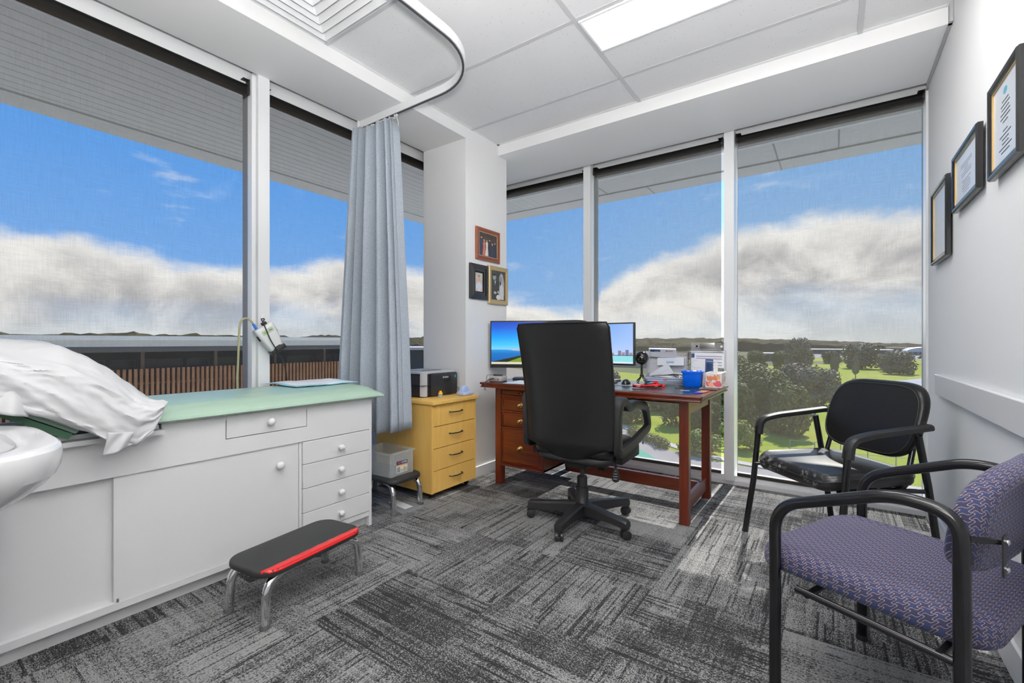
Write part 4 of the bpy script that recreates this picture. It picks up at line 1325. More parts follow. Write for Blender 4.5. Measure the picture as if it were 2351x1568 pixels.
# red lanyard: a flat ribbon looped on the desk with a reel
t = thing('red_lanyard', 'red ribbon lanyard with white print coiled on the desk leather', 'lanyard', (-1.0, 3.0, ZT))
def ribbon(pts, w, name):
    b = MB(); P = fillet(pts, .03, 8)
    vs = []; fs = []
    for i, p in enumerate(P):
        tw = pts_t(i / (len(P) - 1))
        q = Vector(p)
        a = Vector(P[max(i - 1, 0)]); c = Vector(P[min(i + 1, len(P) - 1)])
        tg = (c - a).normalized(); up = Vector((0, 0, 1)); sd = tg.cross(up).normalized()
        dv = up * math.cos(tw) + sd * math.sin(tw)
        vs += [tuple(q - dv * w / 2), tuple(q + dv * w / 2)]
    for i in range(len(P) - 1): fs.append((2 * i, 2 * i + 2, 2 * i + 3, 2 * i + 1))
    b.add(vs, fs); return b.build(name, REDP, t, solid=.0012)
pts_t = lambda s: .25 + .9 * math.sin(s * 5)
rb = ribbon([(-.085, -.06, .0125), (-.095, -.035, .0125), (-.05, -.035, .0125), (-.005, .0, .013), (.02, .03, .013), (.055, .045, .0125), (.085, .075, .0125), (.080, .098, .0125)], .021, 'ribbon')
pts_t = lambda s: .5
ribbon([(-.085, -.06, .0125), (-.04, -.070, .0125), (.01, -.015, .0125), (.05, .005, .0125), (.075, .055, .0125)], .021, 'ribbon')
for k, (x, y) in enumerate(((-.045, -.073), (.05, -.001))):
    text_obj('lettering', 'mioly', .011, mat('lanyard_white', (.8, .75, .75), .5), rb, (x + .005, y - .005, .0135), (pi / 2, 0, math.radians(45 if k else 30)), extrude=.0003)
b = MB(); b.lathe([(.016, -.008), (.018, -.004), (.018, .004), (.016, .008)], (.03, .062, .024), 20, 'y'); b.lathe([(.012, -.011), (.012, .011)], (.03, .062, .024), 16, 'y')
b.build('badge_reel', REDP, t)
MB().box(.024, .036, .0485, .0505, .016, .030, .0005).build('reel_clip', BLK, t, smooth=False)

# folder stack with clipboards
stackc = [((.22, .25, .30), 'pale grey document folder at the bottom of the stack on the desk', .008), ((.06, .07, .10), 'black document folder second from the bottom of the desk stack', .007),
          ((.30, .50, .70), 'light blue document folder in the middle of the desk stack', .006), ((.14, .15, .19), 'dark grey document folder above the light blue one in the desk stack', .008),
          ((.02, .025, .30), 'royal blue folder with an orange tag near the top of the desk stack', .012), ((.20, .24, .30), 'steel grey folder on top of the desk stack under the stethoscope', .008)]
z = ZT
for k, (c, lab, h) in enumerate(stackc):
    rnd = random.Random(k + 3)
    w = (.25, .26, .29, .27, .28, .27)[k]
    t = thing('document_folder', lab, 'folder', (-.985 + rnd.uniform(-.02, .02), 3.335 + rnd.uniform(-.008, .008), z), math.radians(25 + rnd.uniform(-9, 9)), 'folders in the desk stack')
    b = MB(); b.box(-w / 2, w / 2, -.105, .105, 0, .0015); b.box(-w / 2, w / 2, -.105, .105, h - .0015, h); b.box(-w / 2, w / 2, .103, .105, .0015, h - .0015)
    b.build('cover', mat('folder%d' % k, c, .35), t, smooth=False)
    MB().box(-w / 2 + .004, w / 2 - .006, -.102, .102, .0015, h - .0015).build('pages', PAPER, t, smooth=False)
    if k == 4:
        MB().box(-.03, -.005, -.1065, -.105, .003, .008).build('orange_tag', mat('tag_orange', (.85, .18, .02), .5), t, smooth=False)
    z += h + .0003
t = thing('stethoscope', 'black stethoscope with steel ear tubes lying on the folder stack', 'stethoscope', (-.97, 3.34, z), math.radians(25))
b = MB(); b.tube(fillet([(-.11, -.02, .007), (-.06, .03, .007), (.0, .06, .007), (.06, .075, .014), (.11, .05, .008), (.115, .0, .007), (.07, -.04, .007)], .05, 8), .0055, 10); b.build('tubing', BLK, t)
for s in (-1, 1):
    b = MB(); b.tube(fillet([(-.11, -.02, .007), (-.06, -.05 * s * .6 - .02, .006), (.0, -.045 * s - .02, .006), (.045, -.03 * s - .02, .006)], .04, 6), .0028, 8); b.build('ear_tube', CHROME, t)
    b = MB(); b.lathe([(.003, 0), (.006, .004), (.005, .010), (.002, .013)], (.045, -.03 * s - .02, .002), 12); b.build('ear_tip', BLK, t)
b = MB(); b.lathe([(.021, 0), (.022, .004), (.018, .010), (.010, .014), (.006, .018)], (.07, -.05, 0), 22); b.build('chest_piece', STEEL, t)

# blue tub of cotton balls
t = thing('blue_tub', 'bright blue rectangular plastic tub holding white cotton balls', 'tub', (-.774, 3.24, ZT + .0017), math.radians(5))
BLUEP = mat('tub_blue', (.0, .115, .74), .3)
b = MB()
def tub_r(w, d, r): return rrect(-w, w, -d, d, r, 5)
n = len(tub_r(.06, .05, .012))
rings = [(.052, .045, .0), (.055, .048, .004), (.061, .054, .092), (.067, .060, .093), (.068, .061, .106), (.060, .053, .1065), (.058, .051, .095), (.052, .045, .006)]
vs = []; fs = []
for w, d, zz in rings: vs += [(x, y, zz) for x, y in tub_r(w, d, .014)]
for i in range(len(rings) - 1):
    for k in range(n):
        k2 = (k + 1) % n; fs.append((i * n + k, i * n + k2, (i + 1) * n + k2, (i + 1) * n + k))
fs.append(tuple(range(n - 1, -1, -1))); fs.append(tuple((len(rings) - 1) * n + k for k in range(n)))
b.add(vs, fs); b.build('tub_body', BLUEP, t)
cot = mat('cotton', (.82, .82, .82), .95, bump=.3, bscale=200)
cb = MB()
cb.lathe([(.001, -.017), (.010, -.0145), (.016, -.007), (.0175, 0), (.016, .007), (.010, .0145), (.001, .017)], n=18)
me_c = cb.mesh('cotton_ball', cot)
spots = [(-.034, -.028, .088), (.002, -.030, .090), (.035, -.026, .088), (-.030, .012, .089), (.010, .008, .094), (.038, .018, .088), (.0, .036, .087)]
where = ['at the front corner of the blue tub away from the tissue box', 'at the middle of the front row in the blue tub', 'at the front corner of the blue tub next to the tissue box', 'halfway back in the blue tub on the side of the microphone',
         'topmost in the middle of the blue tub', 'halfway back in the blue tub beside the tissue box', 'at the back of the blue tub']
Rt = Matrix.Translation((-.774, 3.24, ZT + .0017)) @ Matrix.Rotation(math.radians(5), 4, 'Z')
for k, p in enumerate(spots):
    o = bpy.data.objects.new('cotton_ball', me_c); COL.objects.link(o)
    o.location = Rt @ Vector(p); o.scale = (1, 1.02, .95)
    tag(o, 'white cotton ball ' + where[k], 'cotton ball', 'cotton balls in the blue tub')

# tissue box with magnolias
def tissue():
    t = thing('tissue_box', 'white tissue box printed with orange and pink flowers, on the desk corner', 'tissue box', (-.648, 3.345, ZT + .0), math.radians(3))
    w, d, h = .050, .112, .098
    b = MB(); b.box(-w, w, -d, d, 0, h, .002); b.build('carton', mat('carton_white', (.80, .77, .74), .5), t, smooth=False)
    pet = [mat('petal_orange', (.72, .22, .10), .5), mat('petal_pink', (.70, .10, .14), .5), mat('petal_peach', (.80, .42, .26), .5), mat('stem_dark', (.03, .06, .03), .5)]
    rnd = random.Random(4)
    def petals(cx, cz, face, sc, m, a0, cnt):
        b = MB()
        for k in range(cnt):
            a = a0 + (k - (cnt - 1) / 2) * .55
            pts = []
            for q in range(9):
                s = q / 8; wd = .0085 * sc * math.sin(pi * s) ** .8 * (1.2 - .4 * s)
                pts.append((s * .040 * sc, wd))
            for q in range(7, 0, -1):
                s = q / 8; wd = .0085 * sc * math.sin(pi * s) ** .8 * (1.2 - .4 * s)
                pts.append((s * .040 * sc, -wd))
            P = [(cx + x * math.cos(a) - y * math.sin(a), cz + x * math.sin(a) + y * math.cos(a)) for x, y in pts]
            off = .0004 + .00012 * k
            if face == 'f': b.add([(max(-w, min(w, x)), -d - off, max(.002, min(h - .002, z_))) for x, z_ in P], [tuple(range(len(P)))])
            if face == 's': b.add([(-w - off, max(-d, min(d, x)), max(.002, min(h - .002, z_))) for x, z_ in P], [tuple(range(len(P) - 1, -1, -1))])
            if face == 'r': b.add([(w + off, max(-d, min(d, x)), max(.002, min(h - .002, z_))) for x, z_ in P], [tuple(range(len(P)))])
        b.build('printed_flower', m, t, smooth=False)
    petals(-.028, .045, 'f', 1.0, pet[0], 1.3, 3); petals(.018, .05, 'f', 1.05, pet[0], 1.9, 3); petals(.036, .055, 'f', .9, pet[2], 1.9, 2)
    petals(-.036, .010, 'f', .9, pet[1], 1.2, 3); petals(-.008, .004, 'f', 1.0, pet[2], 1.7, 3); petals(.028, .008, 'f', 1.1, pet[1], 1.55, 4); petals(.04, .03, 'f', .7, pet[0], 2.5, 2)
    petals(-.02, .02, 's', 1.2, pet[1], 1.5, 4); petals(.06, .03, 's', 1.1, pet[0], 1.4, 3); petals(-.08, .03, 's', 1.1, pet[2], 1.6, 3)
    petals(-.05, .02, 'r', 1.2, pet[2], 1.4, 3); petals(.05, .03, 'r', 1.2, pet[0], 1.7, 3)
    b = MB(); b.tube([(-.022, -d - .0006, .035), (-.010, -d - .0006, .05), (-.006, -d - .0006, .056)], .0009, 6); b.build('printed_stem', pet[3], t)
    b = MB()
    def tf(u, v):
        a = 2 * pi * u
        r = .026 * (1 - v) ** .5 + .006 + .006 * math.sin(3 * a + 2 * v)
        return (.010 * v + r * .45 * math.cos(a), -.05 + r * 1.1 * math.sin(a), h + .072 * v + .006 * math.sin(2 * a) * v)
    b.grid(tf, 28, 8, closed_u=True); b.build('tissue', mat('tissue_white', (.86, .85, .84), .8), t)
tissue()

# ------------------------------------------------------------------ clear leaflet holders standing on the desk
def lines(b, x0, x1, zs, y, th=.0016):
    for q in zs: b.box(x0, x1, y - .0004, y, q, q + th)
def holder(label, loc, rz, w, h, dep):
    t = thing('leaflet_holder', label, 'leaflet holder', loc, rz, 'clear leaflet holders on the desk')
    b = MB(); e = .003
    b.box(-w, w, dep - e, dep, 0, h); b.box(-w, -w + e, 0, dep - e, 0, h * .82); b.box(w - e, w, 0, dep - e, 0, h * .82)
    b.box(-w + e, w - e, 0, e, 0, h * .30); b.box(-w + e, w - e, e, dep - e, 0, e)
    b.build('acrylic_shell', ACRYL, t, smooth=False)
    return t
# left-hand holder and its paper pads
H1 = (-1.032, 3.47, ZT); R1 = math.radians(2)
t1 = holder('clear acrylic leaflet holder behind the microphone', H1, R1, .155, .225, .055)
H2 = (-.735, 3.475, ZT); R2 = math.radians(2)
t2 = holder('clear acrylic leaflet holder behind the tissue box', H2, R2, .120, .300, .065)
b = MB(); b.box(-.055, .045, .052, .058, .255, .298, .001); b.box(-.05, .06, .050, .0625, .243, .253)
b.build('clip_bar', mat('clip_grey', (.34, .33, .32), .25, metal=.7), t2)
for x in (-.075, .09):
    b = MB(); b.lathe([(.008, .048), (.010, .052), (.010, .062)], (x, 0, .272), 14, 'y'); b.build('clip_screw', CHROME, t2)
def pad(name, label, cat, base, rz, off, tilt_x, tilt_y, w, h, d, marks, m=PAPER, grp='paper pads in the leaflet holders'):
    t = thing(name, label, cat, (0, 0, 0), 0, grp)
    Mx = Matrix.Translation(base) @ Matrix.Rotation(rz, 4, 'Z') @ Matrix.Translation(off) @ Matrix.Rotation(tilt_y, 4, 'Y') @ Matrix.Rotation(tilt_x, 4, 'X')
    t.matrix_basis = Mx
    MB().box(-w / 2, w / 2, 0, d, 0, h, .0008).build('sheets', m, t, smooth=False)
    for (mm, x0, x1, z0, z1) in marks:
        MB().box(x0, x1, -.0009, -.0001, z0, z1).build('printed_block', mm, t, smooth=False)
    return t
GREYL = mat('print_grey', (.32, .32, .36), .6)
OFFW = mat('paper_cool', (.66, .68, .74), .6); OFFG = mat('paper_grey', (.52, .53, .58), .6)
# behind-microphone holder, from back to front
pad('request_pad', 'grey request pad with teal header at the back of the holder behind the microphone', 'paper pad', H1, R1, (.068, .030, .004), 0, 0, .165, .190, .010,
    [(TEAL, -.075, .065, .165, .176), (GREYL, -.03, .06, .105, .107), (PAPER, -.02, .07, .030, .070), (GREYL, -.015, .045, .060, .062), (GREYL, -.015, .055, .050, .052), (GREYL, -.015, .03, .040, .042)], OFFG)
pad('request_pad', 'grey curled form pad standing directly behind the microphone', 'paper pad', H1, R1, (-.072, .018, .004), 0, 0, .140, .170, .010, [(GREYL, -.03, .05, .135, .1365), (GREYL, -.05, .03, .06, .0615)], OFFG)
pad('request_pad', 'pad with a dark blue panel printed at the top, in the holder behind the microphone', 'paper pad', H1, R1, (-.070, .040, .030), 0, math.radians(-2), .150, .205, .008, [(NAVY, -.045, .03, .155, .185), (OFFW, -.035, .02, .162, .178), (GREYL, -.05, .05, .135, .137)], OFFW)
pb = pad('prescription_pad', 'white pad with a blue printed title laid across the leaflet holder front', 'paper pad', H1, R1, (.042, .000, .128), math.radians(-9), math.radians(-1), .195, .058, .012,
    [(CYAN, -.03, .025, .024, .029), (GREYL, -.032, .026, .018, .022), (GREYL, -.045, .04, .034, .0348)], OFFW)
fd = pad('referral_pad', 'wide white pad with a dark blue badge, tilted on top of the leaflet holder', 'paper pad', H1, R1, (-.020, .015, .188), math.radians(20), math.radians(1), .200, .066, .022,
    [(NAVY, -.088, -.012, .044, .060), (PAPER, -.055, -.016, .046, .050), (mat('print_maroon', (.25, .04, .08), .5), .038, .082, .050, .0545), (mat('logo_blue', (.03, .06, .35), .5), .028, .037, .048, .057), (GREYL, .015, .08, .040, .0408)], OFFW)
pad('leaflet', 'white folded leaflet slanting upward in front of the teal-headed pad', 'leaflet', H1, R1, (.000, -.016, .030), math.radians(-6), math.radians(-33), .165, .085, .004, [(GREYL, -.06, .06, .045, .046)], OFFW)
# holder behind the tissue box
pad('chart_pad', 'white pad ruled with four purple lines in the holder behind the tissue box', 'paper pad', H2, R2, (.012, .018, .120), 0, math.radians(1), .200, .105, .010,
    [(PURP, -.088, .085, .078, .082), (PURP, -.088, .085, .062, .066), (PURP, .018, .085, .036, .040), (PURP, .018, .085, .016, .020)], PAPER)
pad('request_pad', 'dark blue edged booklet behind the purple-lined pad', 'booklet', H2, R2, (-.055, .032, .100), 0, 0, .110, .125, .008, [(NAVY, -.055, -.030, .090, .120)], OFFW)
q = pad('pathology_form', 'white form with a dark blue printed side panel behind the blue tub', 'form', H2, R2, (-.036, .012, .010), math.radians(-1), math.radians(1), .150, .172, .003,
    [(NAVY, .022, .074, .002, .171), (CYAN, .026, .072, .140, .146), (CYAN, .024, .072, .072, .078), (CYAN, .024, .072, .055, .060), (mat('panel_blue', (.06, .12, .30), .5), .030, .060, .085, .132),
     (GREYL, -.068, -.03, .160, .1615), (GREYL, -.068, -.055, .148, .1495), (GREYL, -.068, -.055, .140, .1415), (GREYL, -.068, -.01, .105, .1065), (GREYL, -.070, -.03, .055, .0565), (GREYL, -.068, -.06, .12, .1215)], PAPER)
text_obj('lettering', 'Quantum', .0125, PAPER, q, (.049, -.0012, .158), (pi / 2, 0, 0), extrude=.0002, bold=True, sx=.9)

# ================================================================== OFFICE CHAIR
LEATH = mat('black_leather', (.009, .009, .0095), .34, spec=.42, bump=.05, bscale=260)
def office_chair():
    t = thing('office_chair', 'high-backed black leather office chair on castors at the desk', 'office chair', (-1.235, 2.495, 0), math.radians(2))
    # five-star base
    b = MB(); b.lathe([(.046, .055), (.050, .062), (.050, .085), (.044, .110), (.038, .118), (.038, .215), (.031, .219), (.031, .275), (.026, .280)], n=24); b.build('base_hub', BLK, t)
    b = MB(); b.lathe([(.0135, .278), (.0135, .39)], n=18); b.build('gas_lift', mat('gunmetal', (.10, .10, .105), .25, metal=.8), t)
    for k in range(5):
        a = math.radians(-91 + 2.0 + 72 * k)
        c, s = math.cos(a), math.sin(a)
        b = MB()
        b.T = Matrix.Rotation(a, 4, 'Z')
        vs = []; fs = []
        for x, w, zb, zt in ((.035, .032, .058, .124), (.12, .029, .062, .120), (.24, .026, .066, .110), (.318, .026, .062, .106), (.332, .022, .066, .100)):
            vs += [(x, -w, zb), (x, w, zb), (x, w, zt - .010), (x, w * .62, zt), (x, -w * .62, zt), (x, -w, zt - .010)]
        for i in range(4):
            for q in range(6):
                q2 = (q + 1) % 6; fs.append((i * 6 + q, i * 6 + q2, (i + 1) * 6 + q2, (i + 1) * 6 + q))
        fs += [(5, 4, 3, 2, 1, 0), tuple(24 + q for q in range(6))]
        b.add(vs, fs); b.box(.294, .330, -.020, .020, .052, .082, .003)
        sp = b.build('base_arm', BLK, t)
        b = MB(); sw = a + .5 + k * .7
        cx, cy = .315 * c, .315 * s
        b.T = Matrix.Translation((cx, cy, 0)) @ Matrix.Rotation(sw, 4, 'Z')
        for q in (-1, 1):
            b.lathe([(.018, -.010), (.0255, -.007), (.0265, 0), (.0255, .007), (.018, .010)], (0, q * .014, .0268), 20, 'y')
        b.lathe([(.007, .03), (.007, .062)], n=10)
        b.slab(rrect(-.024, .016, -.005, .005, .004), .030, .055, 0)
        b.build('castor', BLK, sp)
    # seat: pan and cushion
    b = MB()
    poly = rrect(-.245, .245, -.185, .27, .12, 8)
    b.slab(poly, .392, .440, .024, 4); b.build('seat_pan', BLKM, t)
    b = MB()
    def puff(p):
        x, y, z = p
        if z > .45: z += .022 * max(0, math.cos(x / .26 * pi / 2)) * max(0, math.cos((y - .03) / .27 * pi / 2)) + .006 * snoise(x * 14, y * 18, 3)
        return (x, y, z)
    b.slab(rrect(-.255, .255, -.190, .285, .10, 8), .432, .500, .030, 4, fn=puff); b.build('seat_cushion', LEATH, t)
    # back shell: tall, slightly concave plan, rounded foot, tapered head
    def back(u, v, front):
        # u 0..1 across, v 0..1 up
        z = .408 + .782 * v
        hw = .268 + .014 * v
        if v < .2: hw *= (1 - ((.2 - v) / .2) ** 2.6 * .30)
        if v > .965: hw *= 1 - ((v - .965) / .035) ** 2 * .05
        k = 2 * u - 1
        x = k * hw
        lean = -.225 - .105 * v ** 1.3 + .025 * math.sin(pi * v)
        rim = abs(k) ** 5
        if front:
            y = lean + .070 - .030 * rim + .018 * math.sin(pi * v) + .012 * math.cos(v * 15) * (1 - rim)
        else:
            y = lean + .036 * rim - .010 * (1 - k * k)
        if v < .12:
            y += (.12 - v) / .12 * .055 * (1 if not front else .3)
        if v < .12: z += .075 * (abs(k) ** 2.2) * (.12 - v) / .12
        return (x, y, z)
    b = MB()
    NU, NV = 30, 40
    b.grid(lambda u, v: back(u, v, False), NU, NV)
    b.grid(lambda u, v: back(u, v, True), NU, NV)
    W = NV + 1; o = (NU + 1) * W
    fs = []
    for i in range(NU):
        fs.append((i * W + NV, (i + 1) * W + NV, o + (i + 1) * W + NV, o + i * W + NV)); fs.append((i * W, o + i * W, o + (i + 1) * W, (i + 1) * W))
    for j in range(NV):
        fs.append((j, j + 1, o + j + 1, o + j)); q = NU * W; fs.append((q + j, o + q + j, o + q + j + 1, q + j + 1))
    b.f += fs; b.m += [0] * len(fs)
    b.build('backrest', LEATH, t)
    # piping along the rim of the shell
    loop = [back(0, v / 30, False) for v in range(0, 31)] + [back(u / 16, 1, False) for u in range(1, 17)] + [back(1, v / 30, False) for v in range(29, -1, -1)] + [back(u / 16, 0, False) for u in range(15, 0, -1)]
    b = MB(); b.tube(loop + [loop[0]], .0048, 8, caps=False); b.build('piping', LEATH, t)
    # head cushion rolling over the top
    def hc(u, v):
        a = 2 * pi * u; k = 2 * v - 1
        r = (1 - abs(k) ** 4) ** .5
        return (.155 * k + .02, -.272 + .034 * math.cos(a) * r, 1.178 + .030 * math.sin(a) * r)
    b = MB(); b.grid(hc, 20, 24, closed_u=True); b.build('head_cushion', LEATH, t)
    # loop arms
    AP = mat('arm_plastic', (.020, .020, .021), .45)
    prof = [(-.018, -.022), (.018, -.022), (.024, -.014), (.024, .014), (.018, .022), (-.018, .022), (-.024, .014), (-.024, -.014)]
    for s in (-1, 1):
        x = s * .286
        pts = [(x, -.165, .490), (x, -.168, .70), (x, -.165, .762), (x, -.11, .762), (x, -.02, .712), (x, .11, .724), (x, .20, .705), (x, .305, .690), (x, .365, .595), (x, .374, .545), (x, .045, .490), (x, -.12, .478), (x, -.160, .485)]
        b = MB()
        P = fillet(pts, .045, 5)
        P.append(P[0])
        vs = []; fs = []; n = len(prof)
        for i, p in enumerate(P):
            a_ = Vector(P[i - 1 if i else -2]); c_ = Vector(P[i + 1 if i < len(P) - 1 else 1])
            tg = (c_ - a_).normalized(); sd = Vector((1, 0, 0)); nn = tg.cross(sd).normalized()
            top = .5 + .5 * max(0, min(1, (p[2] - .68) / .07))
            for q, r in prof: vs.append(tuple(Vector(p) + sd * q * (.75 + .45 * (top - .5) * 2) + nn * r * (1.15)))
        for i in range(len(P) - 1):
            for q in range(n):
                q2 = (q + 1) % n; fs.append((i * n + q, i * n + q2, (i + 1) * n + q2, (i + 1) * n + q))
        b.add(vs, fs)
        ar = b.build('arm', AP, t)
        for yy, zz in ((.085, .452), (.20, .478)):
            b = MB(); b.lathe([(.009, 0), (.009, .003), (.005, .0035)] if s > 0 else [(.009, 0), (.009, -.003), (.005, -.0035)], (x + s * .020, yy, zz), 14, 'x'); b.build('arm_bolt', BLK, ar)
        MB().box(min(x * .86, x), max(x * .86, x), -.10, .20, .405, .470, .006).build('arm_bracket', BLKM, t)
    # height lever with its hanging paddle
    b = MB(); b.tube(fillet([(.05, .02, .385), (.18, .05, .388), (.187, .06, .375), (.190, .06, .350)], .015, 4), .0045, 8); b.build('height_lever', BLK, t)
    b = MB(); b.T = Matrix.Translation((.190, .055, 0)) @ Matrix.Rotation(.35, 4, 'Z') @ Matrix(((1, 0, 0, 0), (0, 0, -1, 0), (0, 1, 0, 0), (0, 0, 0, 1)))
    b.slab([(-.018, .262), (.0, .255), (.018, .262), (.024, .285), (.018, .310), (.006, .352), (-.006, .352), (-.018, .310), (-.024, .285)], -.006, .006, .003, 2)
    pd = b.build('lever_paddle', BLK, t)
    b = MB(); b.T = Matrix.Translation((.190, .055, 0)) @ Matrix.Rotation(.35, 4, 'Z')
    for k, (x0, x1, zz) in enumerate(((-.004, .004, .322), (-.010, .010, .305), (-.013, .013, .290), (-.013, .011, .275))):
        for q in range(3):
            a_ = x0 + (x1 - x0) * q / 3
            b.box(a_, a_ + (x1 - x0) / 3 * .7, -.0070, -.0060, zz, zz + .0045)
    b.build('paddle_symbols', mat('symbol_white', (.7, .7, .7), .6), pd, smooth=False)
    b = MB(); b.box(-.07, .07, -.10, .09, .345, .378, .008); b.lathe([(.022, .05), (.022, .09)], (0.06, 0, .352), 16, 'x'); b.build('tilt_mechanism', BLKM, t)
office_chair()

# ================================================================== BLACK VISITOR ARMCHAIR
def black_chair():
    t = thing('visitor_chair', 'black vinyl visitor armchair with a worn seat edge, by the window', 'chair', (.005, 2.898, 0), math.radians(134))
    VIN, nt, pb = newmat('worn_black_vinyl')
    tc = nd(nt, 'ShaderNodeTexCoord'); x, y, z = SEP(nt, tc.outputs['Object'])
    n = NOISE(nt, tc.outputs['Object'], 38, 6, .7); nb = NOISE(nt, tc.outputs['Object'], 9, 3, .5)
    zone = M(nt, 'MULTIPLY', MAPR(nt, y, .222, .245, 0, 1), MAPR(nt, z, .44, .46, 1, .5))
    wear = M(nt, 'MULTIPLY', M(nt, 'MULTIPLY', zone, MAPR(nt, n, .48, .55, 0, 1)), MAPR(nt, nb, .42, .52, 0, 1))
    lk(nt, MIX(nt, M(nt, 'MULTIPLY', wear, .8), (.014, .014, .015), (.30, .30, .30)), pb.inputs['Base Color'])
    pb.inputs['Roughness'].default_value = .34; pb.inputs['Specular IOR Level'].default_value = .5
    tub = .0155
    for s in (-1, 1):
        x = s * .292
        b = MB(); b.tube([(x * 1.03, .285, .0), (x * 1.01, .235, .30), (x, .205, .600)], tub, 14); b.build('front_leg', BLKG, t)
        b = MB(); b.tube([(x, -.165, .655), (x * 1.01, -.215, .42), (x * 1.03, -.285, .0)], tub, 14); b.build('rear_leg', BLKG, t)
        # arm pad: curls down at the front
        prof = [(-.021, -.012), (.021, -.012), (.025, -.004), (.023, .010), (.012, .016), (-.012, .016), (-.023, .010), (-.025, -.004)]
        P = fillet([(x, .207, .560), (x, .195, .640), (x, .10, .662), (x, -.225, .690)], [.045, .05], 7)
        b = MB(); vs = []; fs = []; nn_ = len(prof)
        for i, p in enumerate(P):
            tg = (Vector(P[min(i + 1, len(P) - 1)]) - Vector(P[max(i - 1, 0)])).normalized()
            sd = Vector((1, 0, 0)); up = sd.cross(tg).normalized()
            if up.z < 0 or (abs(up.z) < .3 and up.y < 0): up = -up
            for q, r in prof: vs.append(tuple(Vector(p) + sd * q + up * r))
        for i in range(len(P) - 1):
            for q in range(nn_):
                q2 = (q + 1) % nn_; fs.append((i * nn_ + q, i * nn_ + q2, (i + 1) * nn_ + q2, (i + 1) * nn_ + q))
        fs += [tuple(range(nn_ - 1, -1, -1)), tuple((len(P) - 1) * nn_ + q for q in range(nn_))]
        b.add(vs, fs); b.build('arm_pad', BLK, t)
        # back upright from the seat rail
        b = MB(); b.tube(fillet([(s * .235, .20, .395), (s * .235, -.10, .385), (s * .235, -.165, .40), (s * .225, -.23, .63), (s * .215, -.265, .78)], .07, 6), .012, 12); b.build('back_upright', BLKG, t)
        b = MB(); b.tube([(s * .235, .16, .396), (x, .232, .392)], .011, 10); b.build('side_rail', BLKG, t)
        b = MB(); b.tube([(s * .235, -.10, .386), (x * 1.01, -.20, .395)], .011, 10); b.build('side_rail', BLKG, t)
        b = MB(); b.lathe([(.017, 0), (.017, .012)], (x * 1.03, .285, 0), 12); b.build('rubber_foot', BLKM, t)
        b = MB(); b.lathe([(.017, 0), (.017, .012)], (x * 1.03, -.285, 0), 12); b.build('rubber_foot', BLKM, t)
    for yy, zz in ((.17, .395), (-.10, .386)):
        b = MB(); b.tube([(-.235, yy, zz), (.235, yy, zz)], .011, 10); b.build('seat_rail', BLKG, t)
    def dish(p):
        x, y, z = p
        if z > .43:
            z += -.016 * math.cos(min(1, abs(x) / .25) * pi / 2) * math.cos(max(-1, min(1, (y + .06) / .22)) * pi / 2) + .004 * math.sin(y * 60 + x * 14) * max(0, -y) / .2
        if y > .16: z -= (y - .16) ** 2 * 2.2
        return (x, y, z)
    # dense top so that the dish shows
    b = MB(); b.slab(rrect(-.262, .262, -.235, .265, .085, 8), .402, .478, .030, 4, fn=dish)
    b.build('seat', VIN, t)
    b = MB()
    lp = rrect(-.2625, .2625, -.2355, .2655, .085, 8)
    b.tube([dish((p[0], p[1], .452)) for p in lp] + [dish((lp[0][0], lp[0][1], .452))], .004, 6, caps=False); b.build('seat_piping', BLKM, t)
    # backrest: padded panel, curved
    out = []
    for k in range(60):
        a = 2 * pi * k / 60
        c, s = math.cos(a), math.sin(a)
        hw = .262 if s > 0 else .262 - .030 * abs(s)
        out.append((hw * math.copysign(abs(c) ** .40, c), .175 * math.copysign(abs(s) ** (.62 if s > 0 else .5), s) + (.020 * (1 - c * c) if s > 0 else 0)))
    def bk(p):
        x, h, d = p                        # d: 0 back .. .06 front
        z = .690 + h
        y = -.250 - .34 * (h + .1) + d + .75 * (x * x) * .45
        return (x, y, z)
    b = MB(); b.slab(out, 0, .058, .024, 4, fn=bk); b.build('backrest', LEATH, t)
    b = MB(); P = [bk((p[0] * .93, p[1] * .91, .060)) for p in out]; b.tube(P + [P[0]], .0016, 6, caps=False); b.build('back_stitching', mat('stitch_grey', (.06, .06, .06), .6), t)
black_chair()

